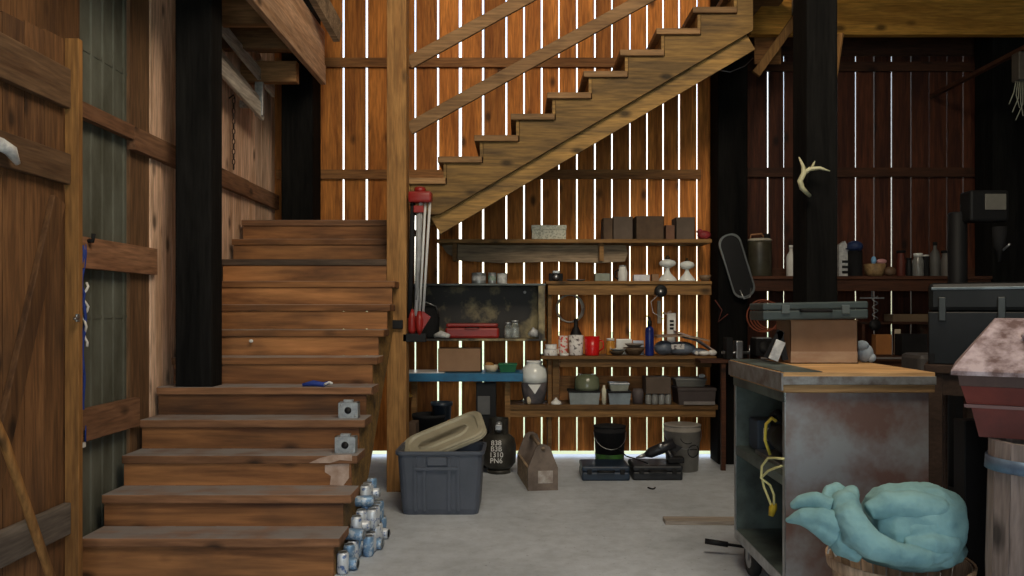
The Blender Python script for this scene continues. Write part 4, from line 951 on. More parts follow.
for wx in (CX0+.06, CX1-.08):
    for wy in (CY0+.16, CY1-.14):
        wt = MB().lathe((wx-.025, wy, .095), [(.055, 0), (.085, .0), (.095, .012), (.095, .038), (.085, .05), (.055, .05)], 26, axis='x').build('wheel', m_tyre, t)
        MB().lathe((wx-.027, wy, .095), [(0, 0), (.05, 0), (.05, .054), (0, .054)], 18, axis='x').build('hub', M_steel, wt)
        MB().box(wx-.036, wx+.036, wy-.03, wy+.03, .185, .199).box(wx-.036, wx-.03, wy-.02, wy+.02, .09, .19).box(wx+.03, wx+.036, wy-.02, wy+.02, .09, .19).build('caster_fork', M_steel, t)
TOPZ = 1.169
# floor jack with black grip
t = thing('floor_jack', (1.35, 4.7, 0), 'floor jack handle with black grip poking out beside the cabinet wheel', 'jack')
MB().tube([P(705, 541, 4.75), P(728, 544.5, 4.72)], .016, 10).build('grip', M_black, t)
MB().tube([P(728, 544.5, 4.72), P(760, 549, 4.68)], .009, 8).build('handle', M_blackm, t)
MB().box(1.38, 1.75, 4.58, 4.72, .02, .11, .01).build('chassis', M_blackm, t)
for px_ in (1.42, 1.7): MB().lathe((px_, 4.56, .035), [(0, 0), (.035, 0), (.035, .03), (0, .03)], 14, axis='y').build('roller', M_steel, t)
# things in the cabinet
t = thing('power_saw', (1.36, 4.2, .69), 'dark power tool on the middle shelf of the rolling cabinet', 'power tool')
MB().tube([(1.3, 3.8, .80), (1.32, 3.95, .81), (1.34, 4.15, .80)], [.05, .075, .06], 14).build('motor', M_black, t)
MB().tube([(1.33, 4.0, .87), (1.32, 4.1, .93), (1.33, 4.22, .90), (1.34, 4.22, .80)], .014, 8).build('handle', M_blackm, t)
MB().box(1.25, 1.42, 3.75, 4.25, .691, .71).build('base', M_steel, t)
t = thing('battery_charger', (1.4, 4.35, .69), 'blue-grey charger box behind the power tool in the rolling cabinet', 'charger')
MB().box(1.27, 1.42, 4.28, 4.44, .691, .86, .01).build('body', mat('slate plastic', (.05, .07, .10)), t)
MB().box(1.30, 1.39, 4.272, 4.279, .75, .82, .003).build('label_plate', M_paper, t)
b = MB(); b.tube([P(770, 455, 3.98), P(765, 440, 4.0), P(766, 424, 3.98), P(772, 418, 3.95), P(776, 421, 3.92)], .008, 8)
b.build('cable', M_yellow, label='yellow cable curling up in the upper compartment of the rolling cabinet', cat='cable')
t = thing('cord', (1.2, 4.1, .4), 'pale yellow cord loop with plug hanging out of the rolling cabinet', 'cord')
dC = 4.0; dCx = lambda x_: x_
def cp(x_, y_, j=0): d_ = 1.19*800/(x_-520); v = P(x_, y_, min(d_, 4.1)); return (1.185+j, v.y, v.z)
pts = [P(782, 466, 3.66), P(775, 468, 3.74), P(768, 471, 3.8), P(762, 477, 3.84), P(764, 487, 3.84), P(768, 497, 3.82), P(772, 507, 3.8)]
MB().tube(pts, .006, 7).build('strand', mat('pale yellow cord', (.72, .68, .30)), t)
pts = [P(784, 459, 3.64), P(776, 458, 3.72), P(768, 458, 3.8), P(762, 466, 3.84), P(761, 478, 3.84), P(770, 485, 3.82), P(774, 495, 3.8), P(774, 505, 3.79)]
MB().tube(pts, .006, 7).build('strand', mat('pale yellow cord', (.72, .68, .30)), t)
MB().tube([P(775, 503, 3.8), P(773, 508, 3.8), P(771, 516, 3.8)], [.01, .02, .012], 10).build('plug', mat('mustard plug', (.50, .36, .02)), t)

# on the cabinet top
cb = cbox(790, 858, .225, 4.2, .22, TOPZ, 'open-printed brown cardboard box on the rolling cabinet under the tool case', M_card, tape=(.02, .28))
t = thing('tool_case', (X(813, 4.15), 4.3, TOPZ+.23), 'long grey-green plastic tool case lying on the cardboard box', 'case')
m_tc = mat('grey green plastic', (.045, .062, .062), (.035,.048,.048), rough=.5)
zt = TOPZ+.232
MB().box(1.255, 1.80, 4.13, 4.38, zt, zt+.05, .008, ry=-.02).build('bottom_shell', m_tc, t)
MB().box(1.255, 1.80, 4.13, 4.38, zt+.052, zt+.09, .008, ry=-.02).build('lid', m_tc, t)
for s in (1.37, 1.68): MB().box(s-.02, s+.02, 4.12, 4.135, zt+.03, zt+.075, .003).build('latch', mat('latch grey', (.09, .11, .11)), t)
MB().tube([(1.45, 4.13, zt+.045), (1.455, 4.105, zt+.045), (1.60, 4.105, zt+.045), (1.605, 4.13, zt+.045)], .008, 8).build('handle', M_blackm, t)
t = thing('folding_stand', (1.3, 4.25, TOPZ), 'black and white folding stand left of the cardboard box', 'stand')
MB().bar(P(767, 358, 4.12), P(781, 331, 4.12), .02, .035).build('leg', M_blackm, t)
MB().bar(P(785, 360, 4.12), P(779, 331, 4.12), .02, .03).build('leg', M_black, t)
MB().bar(P(773, 360, 4.08), P(781, 341, 4.08), .012, .05, .003).build('panel', M_paper, t)
b = MB(); b.ball((X(866, 4.3), 4.32, TOPZ+.05), .05, (.9, 1, 1.0)); b.ball((X(862, 4.3), 4.3, TOPZ+.09), .035, (1, 1, .8)); b.ball((X(871, 4.3), 4.3, TOPZ+.025), .025)
b.build('cloth', mat('pale blue cloth', (.42, .48, .52), (.28,.33,.38), rough=.8, scale=15, bump=.6), label='crumpled pale blue cloth right of the cardboard box on the cabinet', cat='cloth')
b = MB(); b.ball((1.77, 4.45, TOPZ+.03), .09, (.9, .5, .33)); b.build('glove', M_blackm, label='black glove at the back right of the cabinet top', cat='glove')

# ================================================================== basket and teal blanket, foreground
bx, by = 1.42, 3.0
t = thing('wooden_crate', (bx, by, 0), 'low slatted wooden crate under the bushel basket at the bottom edge', 'crate')
for k in range(3): MB().box(bx-.27, bx+.27, by-.25, by-.235, .01+.065*k, .06+.065*k, .003).build('slat', W_shelf, t)
for sx in (-.27, .25):
    MB().box(bx+sx, bx+sx+.02, by-.235, by+.25, .0, .2, .003).build('end', W_shelf, t)
MB().box(bx-.27, bx+.27, by-.25, by+.25, .201, .215, .003).build('top', W_shelf, t)
t = thing('bushel_basket', (bx, by, .216), 'round splint bushel basket holding the teal blanket', 'basket')
zb = .216
b = MB(); n = 28
for i in range(n):
    a0 = 2*PI*i/n; a1 = 2*PI*(i+.86)/n; r0, r1 = .19, .245
    rg = []
    for z, r in ((zb, r0), (zb+.15, r0+.032), (zb+.30, r1)):
        rg.append([(bx+r*math.cos(a0), by+r*math.sin(a0), z), (bx+r*math.cos(a1), by+r*math.sin(a1), z), (bx+(r-.005)*math.cos(a1), by+(r-.005)*math.sin(a1), z), (bx+(r-.005)*math.cos(a0), by+(r-.005)*math.sin(a0), z)])
    b.rings(rg, smooth=False)
b.build('staves', W_bask, t)
MB().lathe((bx, by, zb+.265), [(.243, 0), (.253, 0), (.258, .04), (.248, .04)], 40, cap=False).build('hoop', W_bask, t)
MB().lathe((bx, by, zb+.13), [(.222, 0), (.228, 0), (.234, .03), (.226, .03)], 40, cap=False).build('hoop', W_bask, t)
MB().lathe((bx, by, zb), [(.0, 0), (.19, 0), (.19, .01), (0, .01)], 30).build('base', W_bask, t)
MB().tube([P(828, 553, 2.9), P(829, 547, 2.88), P(833, 549, 2.88), P(836, 556, 2.9)], .004, 6).build('wire_handle', M_white, t)

m_teal = mat('teal quilt', (.23, .41, .42), (.13, .26, .28), rough=.95, scale=7, bump=.5, lo=.3, hi=.62)
t = thing('quilt', (bx, by, .5), 'rumpled pale teal quilt bundled on the bushel basket', 'blanket')
pb = P
tx = bpy.data.textures.new('folds', 'CLOUDS'); tx.noise_scale = .05; tx.noise_depth = 5
def cloth_part(b, name, st=.016, vox=.006):
    q = b.build(name, m_teal, t)
    md = q.modifiers.new('remesh', 'REMESH'); md.mode = 'VOXEL'; md.voxel_size = vox; md.use_smooth_shade = True
    md = q.modifiers.new('smooth', 'SMOOTH'); md.factor = .5; md.iterations = 5
    md = q.modifiers.new('folds', 'DISPLACE'); md.texture = tx; md.strength = st; md.mid_level = .5
# rolled middle: a fat roll lying across, folded over at its right end
b = MB()
b.tube([pb(868, 522, 2.935), pb(880, 523, 2.935), pb(905, 523, 2.935), pb(930, 524, 2.935), pb(948, 527, 2.935), pb(958, 530, 2.935)], [.09, .135, .148, .15, .13, .06], 20)
b.ball(pb(905, 545, 3.0), .20, (1.05, 1, .4))
cloth_part(b, 'rolled_fabric')
b = MB()      # upper layer folded over the roll, its edge makes the dark crease
b.tube([pb(868, 512, 2.86), pb(885, 505, 2.86), pb(910, 506, 2.85), pb(936, 510, 2.86), pb(953, 522, 2.88), pb(958, 536, 2.90)], [.03, .05, .056, .056, .05, .03], 14)
cloth_part(b, 'upper_fold', .012)
b = MB()
b.tube([pb(893, 534, 2.83), pb(912, 529, 2.82), pb(930, 527, 2.82), pb(945, 531, 2.83)], [.018, .034, .034, .016], 12)
b.tube([pb(905, 546, 2.80), pb(930, 545, 2.79), pb(950, 543, 2.82), pb(958, 535, 2.85)], [.03, .042, .042, .02], 12)
cloth_part(b, 'lower_fold', .012)
b = MB()      # draped outer wrap sweeping from the upper left down under the roll
b.tube([pb(853, 490, 2.95), pb(848, 500, 2.88), pb(849, 516, 2.83), pb(857, 532, 2.80), pb(872, 545, 2.775), pb(895, 554, 2.765), pb(925, 558, 2.77), pb(950, 553, 2.80)], [.022, .04, .052, .056, .052, .042, .036, .02], 14)
b.ball(pb(845, 514, 2.88), .075, (.8, 1, 1.15)); b.ball(pb(850, 535, 2.86), .07, (1, 1, .9))
cloth_part(b, 'outer_wrap')
b = MB()      # left corner: knob and two pointed tails
b.ball(pb(832, 516, 2.93), .085, (.85, 1, .95)); b.ball(pb(838, 500, 2.95), .05, (.9, 1, .9))
b.tube([pb(844, 497, 2.96), pb(836, 488, 2.97), pb(829, 491, 2.95), pb(826, 503, 2.92)], [.03, .026, .022, .028], 12)
b.tube([pb(836, 530, 2.88), pb(846, 545, 2.85), pb(862, 556, 2.83)], [.06, .05, .03], 12)
cloth_part(b, 'left_corner')
b = MB()
b.tube([pb(830, 508, 2.88), pb(815, 500, 2.9), pb(800, 502, 2.93), pb(791, 507, 2.95)], [.04, .032, .028, .014], 12)
cloth_part(b, 'upper_tail', .01)
b = MB()
b.tube([pb(838, 526, 2.86), pb(820, 517, 2.87), pb(803, 516, 2.90), pb(786, 521, 2.94)], [.055, .042, .032, .01], 12)
b.tube([pb(835, 538, 2.85), pb(818, 527, 2.86), pb(800, 521, 2.9)], [.04, .03, .012], 12)
cloth_part(b, 'lower_tail', .012)

# ================================================================== red box on stand, right edge
rx0, rx1 = 1.44, 2.02; ry0, ry1 = 2.66, 3.12
zl0 = 1.25
PIV = Matrix.Translation((1.445, 2.64, 0)) @ Matrix.Rotation(math.radians(-30), 4, 'Z') @ Matrix.Translation((-1.42, -2.64, 0))
m_redw = mat('worn red paint', (.17, .028, .017), (.09, .016, .011), rough=.6, scale=5)
t = thing('red_box', PIV @ Vector(((rx0+rx1)/2, (ry0+ry1)/2, .99)), 'worn red tapering box with a dusty pinkish sloping lid at the right edge', 'box')
m_dust = mat('dusty pinkish lid', (.50, .40, .42), (.14, .085, .08), rough=.85, scale=13, bump=.8, lo=.38, hi=.62)
def fr(x0, x1, y0, y1, z): return [(x0, y0, z), (x1, y0, z), (x1, y1, z), (x0, y1, z)]
def ring(*r): return MB().rings(list(r), smooth=False).xform(PIV)
ring(fr(rx0-.04, rx1+.04, ry0-.04, ry1+.04, zl0-.014), fr(rx0-.04, rx1+.04, ry0-.04, ry1+.04, zl0), fr(rx0+.09, rx1-.05, ry0+.20, ry1-.06, zl0+.17)).build('lid', m_dust, t)
ring(fr(rx0-.015, rx1+.015, ry0-.015, ry1+.015, zl0-.05), fr(rx0-.02, rx1+.02, ry0-.02, ry1+.02, zl0-.0145)).build('lid_rim', mat('rusty band', (.09, .045, .035), (.05,.025,.02)), t)
ring(fr(rx0+.005, rx1-.005, ry0+.005, ry1-.005, zl0-.11), fr(rx0-.012, rx1+.012, ry0-.012, ry1+.012, zl0-.051)).build('upper_band', m_redw, t)
ring(fr(rx0-.002, rx1+.002, ry0-.002, ry1+.002, zl0-.122), fr(rx0-.002, rx1+.002, ry0-.002, ry1+.002, zl0-.111)).build('lip', mat('dirty pink edge', (.20, .10, .09)), t)
ring(fr(rx0+.04, rx1-.04, ry0+.03, ry1-.03, 1.03), fr(rx0+.018, rx1-.018, ry0+.018, ry1-.018, zl0-.123)).build('body', m_redw, t)
b = MB(); c0 = Vector((rx0+.22, ry0+.10, zl0+.115)); b.ball(c0, .04, (1.5, .8, .5)); b.ball(c0+Vector((.07, .02, .01)), .03, (1.3, .8, .6)); b.xform(PIV)
b.build('plaster_lump', mat('pale plaster', (.50, .42, .45)), label='pale plaster lump lying on the dusty red box lid', cat='lump')
t = thing('stand', (1.76, 2.8, 0), 'black steel stand under the worn red box', 'stand')
MB().box(1.69, 1.80, 3.04, 3.12, 0, 1.029, .004).build('leg', M_black, t)
for lx, ly in ((1.98, 3.02),): MB().box(lx-.045, lx+.045, ly-.04, ly+.05, 0, .965, .004).xform(PIV).build('leg', M_black, t)
MB().box(1.58, 2.0, 2.97, 3.08, .966, 1.029, .003).xform(PIV).build('top_plate', M_black, t)
t = thing('plank_barrel', (1.76, 2.36, 0), 'grey plank barrel with a blue metal band directly under the red box', 'barrel')
b = MB(); cx_, cy_ = 1.775, 2.60; n = 18
for i in range(n):
    a0 = 2*PI*i/n; a1 = 2*PI*(i+.96)/n; rg = []
    for z, r in ((0, .21), (.3, .236), (.62, .24), (1.025, .23)):
        rg.append([(cx_+r*math.cos(a0), cy_+r*math.sin(a0)*.8, z), (cx_+r*math.cos(a1), cy_+r*math.sin(a1)*.8, z), (cx_+(r-.02)*math.cos(a1), cy_+(r-.02)*math.sin(a1)*.8, z), (cx_+(r-.02)*math.cos(a0), cy_+(r-.02)*math.sin(a0)*.8, z)])
    b.rings(rg, smooth=False)
b.build('staves', W_crate, t)
MB().lathe((cx_, cy_, .0), [(.0, .02), (.2, .02), (.2, .04), (0, .04)], 30, sy=.8).build('bottom', W_crate, t)
MB().lathe((cx_, cy_, .93), [(.235, 0), (.243, .0), (.240, .042), (.232, .042)], 36, cap=False, sy=.8).build('band', mat('blue steel band', (.20, .30, .42), (.12,.17,.25), metal=.5, rough=.4, scale=14), t)
MB().lathe((cx_, cy_, .2), [(.230, 0), (.237, .0), (.240, .05), (.233, .05)], 36, cap=False, sy=.8).build('band', mat('blue steel band', (.2,.3,.42)), t)

# ================================================================== black trunk at the right
t = thing('steamer_trunk', (2.75, 4.75, 1.17), 'black trunk with steel edging and latches standing behind the red box', 'trunk')
def trunk_part(fn): return fn.xform(Matrix.Translation((2.27, 4.45, 0)) @ Matrix.Rotation(math.radians(-30), 4, 'Z') @ Matrix.Translation((-2.27, -4.45, 0)))
m_tr = mat('black trunk board', (.011, .012, .013), (.006,.007,.0075), rough=.45, spec=.25)
tz0, tz1 = 1.15, 1.60
trunk_part(MB().box(2.27, 3.07, 4.45, 4.85, tz0, tz0+.29, .006)).build('body', m_tr, t)
trunk_part(MB().box(2.27, 3.07, 4.45, 4.85, tz0+.292, tz1, .025)).build('lid', m_tr, t)
trunk_part(MB().box(2.285, 3.06, 4.444, 4.452, tz1-.040, tz1-.024, .003)).build('edging', mat('dull blue steel', (.16,.19,.21), (.10,.12,.13), metal=.7, rough=.45), t)
for xx in (2.34, 2.62, 2.95):
    trunk_part(MB().box(xx-.018, xx+.018, 4.43, 4.449, tz0+.24, tz0+.37, .004)).build('latch', mat('dark latch', (.05,.055,.055), metal=.5, rough=.4), t)
for xx in (2.272, 3.04): trunk_part(MB().box(xx, xx+.03, 4.44, 4.449, tz0, tz0+.06, .003)).build('corner', M_blackm, t)
t = thing('side_table', (2.7, 4.75, 0), 'dark brown wooden table carrying the black trunk', 'table')
m_dk = wood('dark brown table', (.05, .028, .018), (.03, .016, .01), 'x')
trunk_part(MB().box(2.25, 3.15, 4.43, 4.9, 1.10, 1.149, .005)).build('top', m_dk, t)
trunk_part(MB().box(2.28, 3.12, 4.46, 4.48, .98, 1.099)).build('apron', m_dk, t)
for lx in (2.27, 3.06):
    for ly in (4.45, 4.82): trunk_part(MB().box(lx, lx+.07, ly, ly+.07, 0, 1.099)).build('leg', m_dk, t)

# ================================================================== right-hand back wall bench and shelf
RZ = Z(276, 7.45)
t = thing('wall_shelf', (3.3, 7.65, RZ-.15), 'long dark shelf of cans and bottles on the right back wall', 'shelf')
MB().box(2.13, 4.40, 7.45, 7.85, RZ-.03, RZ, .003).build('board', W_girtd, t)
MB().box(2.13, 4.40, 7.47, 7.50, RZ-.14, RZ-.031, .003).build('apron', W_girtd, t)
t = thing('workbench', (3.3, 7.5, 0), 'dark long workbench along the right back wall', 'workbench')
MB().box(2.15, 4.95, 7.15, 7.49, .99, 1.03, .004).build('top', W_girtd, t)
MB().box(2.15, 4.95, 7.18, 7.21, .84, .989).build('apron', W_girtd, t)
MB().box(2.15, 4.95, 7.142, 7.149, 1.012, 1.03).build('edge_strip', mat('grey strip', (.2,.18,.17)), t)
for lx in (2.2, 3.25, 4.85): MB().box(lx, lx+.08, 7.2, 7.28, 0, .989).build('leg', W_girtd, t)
BZ = 1.031
t = thing('wall_shelf', (3.6, 7.7, 1.31), 'thin dark narrow shelf below the can shelf on the right back wall', 'shelf')
MB().box(X(860, 7.6), X(935, 7.6), 7.6, 7.86, 1.315, 1.335).build('board', W_girtd, t)
MB().box(X(862, 7.6), X(862, 7.6)+.03, 7.6, 7.86, BZ-.0, 1.314).build('bracket', W_girtd, t)
MB().box(X(930, 7.6), X(930, 7.6)+.03, 7.6, 7.86, BZ-.0, 1.314).build('bracket', W_girtd, t)

# big can with handle
t = thing('fuel_can', (X(760, 7.55), 7.6, RZ), 'large olive metal can with handle between the two right black posts', 'can')
c = (X(760, 7.6), 7.62, RZ)
MB().lathe(c, [(.11, 0), (.115, .01), (.115, .31), (.108, .335)], 26).build('body', mat('dark olive paint', (.06, .055, .035), (.035,.03,.02), rough=.4), t)
MB().lathe((c[0], c[1], RZ+.336), [(.115, 0), (.117, .012), (.1, .025), (0, .03)], 26).build('lid', mat('pale dusty metal', (.5, .45, .36)), t)
MB().tube([(c[0]-.09, c[1], RZ+.35), (c[0]-.08, c[1], RZ+.40), (c[0]+.02, c[1], RZ+.41), (c[0]+.05, c[1], RZ+.37)], .009, 8).build('handle', mat('copper tone', (.4, .2, .1), metal=.5), t)
MB().lathe((c[0]+.07, c[1], RZ+.36), [(.03, 0), (.03, .05), (0, .052)], 14).build('cap', M_blackm, t)
def bottle(px, h, r, label, m, d=7.6, cap=M_blackm, neck=.35, name='bottle', group='bottles and jars on the right shelf', z=None):
    x = X(px, d); z = RZ if z is None else z; t = thing(name, (x, d, z), label, name, group)
    MB().lathe((x, d, z), [(r*.92, 0), (r, .008), (r, h*.6), (r*.8, h*.7), (r*neck, h*.8), (r*neck, h*.9)], 18).build('body', m, t)
    MB().lathe((x, d, z+h*.901), [(r*neck*1.25, 0), (r*neck*1.25, h*.09), (0, h*.1)], 12).build('cap', cap, t)
bottle(791, .30, .045, 'white figure-like bottle partly behind the antler post', M_white, cap=M_white)
t = thing('print_board', (X(845, 7.6), 7.7, RZ), 'white bag with black print right of the antler post', 'bag')
MB().prism([(X(839, 7.6), RZ), (X(851, 7.6), RZ), (X(851.5, 7.6), RZ+.22), (X(845, 7.6), RZ+.34), (X(839, 7.6), RZ+.3)], 7.6, 7.66, 'xz').build('body', M_paper, t)
for k in range(3): MB().box(X(842, 7.6), X(850, 7.6), 7.595, 7.6, RZ+.03+.05*k, RZ+.055+.05*k).build('print_mark', M_black, t)
t = thing('cap', (X(856, 7.55), 7.55, RZ+.2), 'dark blue cap lying on a black tin on the right shelf', 'cap')
MB().ball((X(857, 7.55), 7.6, RZ+.285), .075, (1, 1, .75)).build('crown', mat('navy cloth', (.02, .04, .12)), t)
MB().lathe((X(853, 7.55), 7.56, RZ+.26), [(.0, 0), (.06, .0), (.062, .008), (0, .01)], 18).build('brim', mat('navy cloth', (.02, .04, .12)), t)
tin(851, 865, .245, 7.52, RZ, 'black round tin under the dark blue cap', M_blackm, cap=M_black, name='tin')
t = thing('basket', (X(878, 7.5), 7.6, RZ), 'small tan basket with bits in it on the right shelf', 'basket')
MB().lathe((X(877, 7.55), 7.6, RZ), [(.06, 0), (.085, .03), (.10, .12), (.093, .12), (.07, .02), (0, .015)], 24).build('bowl', mat('tan wicker', (.34, .22, .10), (.18,.11,.05), scale=30), t)
MB().ball((X(890, 7.5), 7.5, RZ+.045), .045, (1.2, 1, 1)).build('pouch', mat('brown hide', (.12, .07, .04)), t)
b = MB(); b.ball((X(876, 7.55), 7.6, RZ+.155), .03, (.8, .8, 1.3)); b.build('spool', mat('light blue plastic', (.25, .5, .8)), label='light blue bobbin sticking up from the tan basket', cat='spool')
b = MB(); b.ball((X(884, 7.55), 7.6, RZ+.145), .035, (1.4, .8, .7)); b.build('yarn_ball', mat('pink wool', (.6, .3, .3)), label='pinkish wool scrap in the tan basket', cat='wool')
bottle(901, .25, .04, 'dark red-brown bottle right of the tan basket', mat('red brown', (.10, .02, .012)), neck=.8)
bottle(909, .18, .03, 'small black bottle between the brown bottle and the glass jar', M_black, neck=.7)
jar(918, .22, .05, 7.58, RZ, 'clear glass jar with domed top on the right shelf', m=mat('dusty glass', (.3,.31,.3)), lid=M_milk, group='bottles and jars on the right shelf')
tin(923, 931, .21, 7.62, RZ, 'dark tin with a pale lid right of the domed jar', M_blackm, cap=M_white)
bottle(935, .33, .045, 'tallest dusty grey bottle on the right shelf', mat('dusty grey', (.10, .10, .095)), neck=.35)
bottle(946, .25, .05, 'wide dusty jug at the right end of the shelf of cans', mat('dusty jug', (.12, .11, .10)), neck=.7)

# antler
t = thing('antler', P(812, 175, 5.26), 'pale deer antler hanging on the right black post', 'antler')
m_ant = mat('bone', (.52, .50, .32), (.35,.33,.2), rough=.5)
dA = 5.25
b = MB(); b.tube([P(810, 196, dA), P(802, 188, dA-.03), P(800, 181, dA-.04), P(804, 173, dA-.04), P(803, 166, dA-.04), P(799, 157, dA-.05)], [.012, .017, .018, .018, .012, .004], 10)
b.tube([P(803, 174, dA-.04), P(810, 169, dA-.04), P(820, 168, dA-.05), P(830, 171, dA-.08)], [.016, .015, .011, .003], 8)
b.tube([P(812, 168, dA-.04), P(813, 165, dA-.04), P(815, 161, dA-.05)], [.011, .008, .003], 8)
b.build('beam_and_tines', m_ant, t)
MB().tube([P(811, 166, dA+.09), P(811, 168, dA-.045)], .006, 6).build('nail', M_steel, t)

# leaning chrome-edged dark case hung on mid-right post
t = thing('hanging_bar_case', P(737, 300, 7.3), 'slim black case with shiny rim hung slanting on the black post', 'case')
R = Matrix.Translation(P(736, 266, 7.46)) @ Euler((0, math.radians(-17), 0)).to_matrix().to_4x4()
def cs(dx, yv): return [(p[0], yv, p[1]) for p in rrect(-.10+dx, .10-dx, -.30+dx, .30-dx, .09, 0, 5)]
MB().rings([cs(0, -.03), cs(0, .03)], smooth=False).xform(R).build('shell', M_black, t)
MB().rings([cs(-.006, -.036), cs(-.006, -.02), cs(.008, -.02), cs(.008, -.036), cs(-.006, -.036)], cap=False, smooth=False).xform(R).build('rim', mat('polished rim', (.32,.34,.34), metal=.8, rough=.3), t)
MB().tube([P(740, 290, 7.3), P(744, 299, 7.28), P(750, 297, 7.28), P(751, 288, 7.3)], .006, 6).build('strap', M_steel, t)
# wire on posts
MB().tube([P(718, 70, 7.45), P(730, 72, 7.45), P(745, 66, 7.44), P(753, 58, 7.47)], .005, 6).build('wire', M_steel, label='thin pale wire slung across the black post under the upper stairs', cat='wire')
MB().tube([P(715, 300, 7.47), P(722, 310, 7.46), P(718, 322, 7.46), P(728, 314, 7.46)], .005, 6).build('wire', mat('dark red wire', (.12,.03,.02)), label='dark red wire curl on the black post beside the shelves', cat='wire')

# orange cable coil, bench vise, small parts between posts
t = thing('cable_coil', P(760, 330, 7.4), 'coil of red-brown cable hanging behind the long tool case', 'coil')
for k in range(4):
    c0 = P(763+3*k, 316, 7.42+.012*k)
    MB().tube([(c0.x+.15*math.cos(a*PI/10), c0.y, c0.z+(.15-.01*k)*math.sin(a*PI/10)) for a in range(21)], .007, 6).build('loop', mat('red brown cable', (.28, .07, .03)), t)
t = thing('bench_vise', (X(735, 7.2), 7.25, ZC), 'small grey bench vise at the right end of the counter before the post', 'vise')
vz = ZC-.02
MB().box(X(700, 7.22), X(758, 7.22), 7.2, 7.44, vz-.03, vz, .003).build('bench_plate', W_girtd, t)
MB().box(X(727, 7.2), X(734, 7.2), 7.22, 7.34, vz, vz+.2, .01).build('fixed_jaw', M_blackm, t)
MB().box(X(737, 7.2), X(744, 7.2), 7.22, 7.34, vz, vz+.17, .01).build('moving_jaw', M_steel, t)
MB().tube([(X(724, 7.2), 7.28, vz+.06), (X(752, 7.2), 7.28, vz+.06)], .014, 10).build('screw', M_steel, t)
MB().tube([(X(752, 7.2), 7.28, vz), (X(752, 7.2), 7.28, vz+.13)], .006, 8).build('handle', M_steel, t)
MB().box(X(722, 7.2), X(722, 7.2)+.04, 7.22, 7.26, 0, vz-.031).build('leg', W_girtd, t)
t = thing('small_engine', (X(775, 7.1), 7.3, BZ), 'dark oily motor on the bench behind the folding stand', 'motor')
MB().box(X(756, 7.2), X(775, 7.2), 7.2, 7.4, BZ, BZ+.16, .015).build('block', M_blackm, t)
MB().lathe((X(765, 7.2), 7.19, BZ+.08), [(.0, 0), (.055, 0), (.06, .02), (.06, .04)], 18, axis='y').build('housing', M_black, t)
MB().box(X(757, 7.2), X(772, 7.2), 7.22, 7.36, BZ+.161, BZ+.17).build('plate', M_galv, t)
# right bench things
rbox('drawer_box', 893, 930, .075, 7.62, .2, mat('dull tan card', (.14,.095,.055)), 'dull tan flat box on the thin narrow shelf at right', 'box', 1.336)
rbox('drawer_box', 902, 928, .2, 7.3, .15, M_blackm, 'black box on the dark bench below the tan flat box', 'box', BZ)
rbox('board_offcut', 895, 901, .24, 7.45, .02, mat('cream offcut', (.6,.5,.36)), 'upright cream board offcut on the right bench', 'board', BZ)
rbox('orange_box', 876, 892, .19, 7.5, .1, mat('orange brown card', (.42, .17, .05)), 'orange-brown carton on the right bench', 'carton', BZ)
t = thing('spring_hook', P(874, 330, 7.56), 'thin spiral wire hanging before the orange-brown carton', 'wire')
b = MB(); b.tube([(X(875, 7.56)+.025*math.cos(k*.7), 7.56+.02*math.sin(k*.7), Z(296, 7.56)-.008*k) for k in range(34)], .004, 5); b.build('spiral', M_galv, t)
MB().bar(P(860, 298, 7.56), P(884, 298, 7.56), .01, .012).build('hook_bar', M_galv, t)
b = MB(); b.lathe(P(876, 325, 7.5), [(.0, 0), (.05, 0), (.055, .02), (.05, .04), (0, .04)], 18, axis='y'); b.build('pulley', M_black, t)
MB().bar(P(872, 291, 7.52), P(872, 298, 7.56), .01, .01, up=(1,0,0)).build('hanger', M_galv, t)
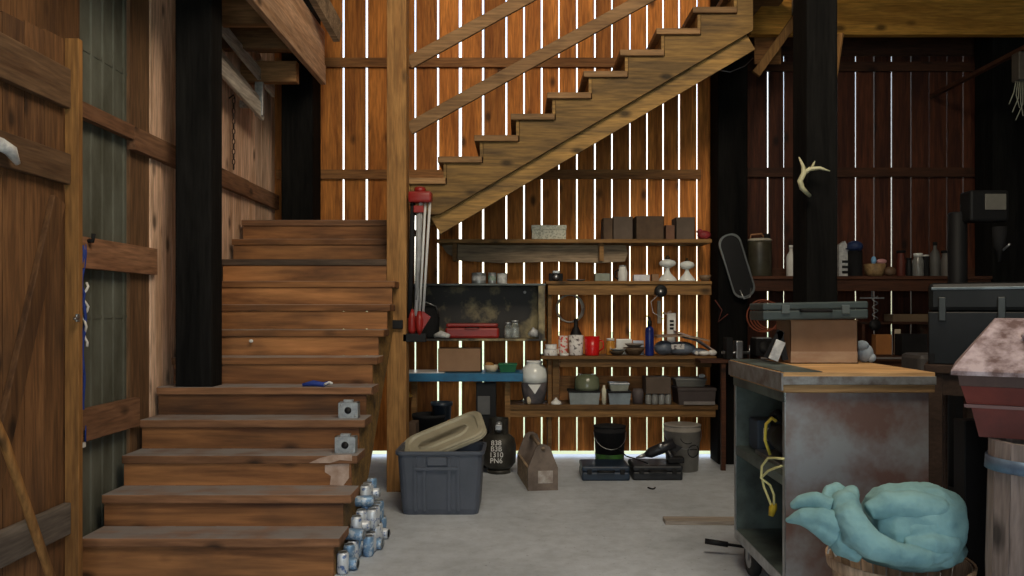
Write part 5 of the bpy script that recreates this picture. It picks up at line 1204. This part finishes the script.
# grey tarp behind the trunk
b = MB(); b.box(X(914, 5.3), X(955, 5.3), 5.22, 5.5, 1.0, 1.16, .03); b.box(X(914, 5.3), X(955, 5.3), 5.2, 5.52, .99, 1.03, .01)
b.build('canvas_bag', mat('grey canvas', (.075, .07, .068), (.05,.045,.045), bump=.4), label='dark grey canvas bag lying left of the black trunk', cat='bag')
t = thing('small_table', (2.78, 5.35, 0), 'dark narrow stand holding the grey canvas bag', 'table')
MB().box(2.5, 2.95, 5.15, 5.56, .95, .989, .004).build('top', m_dk, t)
for lx in (2.52, 2.89):
    for ly in (5.17, 5.5): MB().box(lx, lx+.05, ly, ly+.05, 0, .949).build('leg', m_dk, t)

# dark drill press at far right, behind the trunk
t = thing('drill_press', (3.45, 6.2, 0), 'black drill press with grey plate standing behind the trunk at far right', 'drill press')
dP = 6.2
MB().box(X(955, dP), X(1010, dP), dP-.1, dP+.35, 0, .06, .01).build('base', M_black, t)
MB().lathe((X(966, dP), dP+.12, .061), [(.07, 0), (.07, 2.15), (.06, 2.16)], 22).build('column', M_black, t)
MB().box(X(966, dP), X(1005, dP), dP-.06, dP+.1, Z(222, dP), Z(191, dP), .02).build('head', M_black, t)
MB().box(X(980, dP), X(1001, dP), dP-.072, dP-.061, Z(211, dP), Z(195, dP), .006).build('name_plate', mat('grey plate', (.16, .15, .13)), t)
MB().lathe((X(998, dP), dP-.02, Z(262, dP)), [(.012, 0), (.02, .08), (.045, .12), (.05, .27)], 16).build('chuck', M_blackm, t)
MB().tube([P(1003, 250, dP-.1), P(1010, 244, dP-.16)], .009, 8).build('feed_handle', M_steel, t)
MB().box(X(950, dP), X(1018, dP), dP-.2, dP+.1, Z(295, dP), Z(288, dP), .005).build('table', M_blackm, t)
# junction box and wires at top right
t = thing('junction_box', P(1020, 82, 6.5), 'grey box with dangling wires at the top right edge', 'electrical box')
MB().box(X(1015, 6.5), X(1032, 6.5), 6.45, 6.55, Z(81, 6.5), Z(53, 6.5), .008).build('housing', mat('grey brown plastic', (.09, .075, .06)), t)
for k in range(6):
    x_ = 1016+k*1.7; MB().tube([P(x_, 81, 6.5), P(x_-2+k*.5, 92+3*k, 6.48), P(x_+(2 if k % 2 else -7), 104+4*k, 6.47)], .004, 5).build('wire', mat('pale wire', (.33, .33, .26)), t)
MB().box(X(1016, 6.5), X(1022, 6.5), 6.4, 7.88, Z(53, 6.5)+.0, Z(49, 6.5)).build('arm', W_girtd, t)
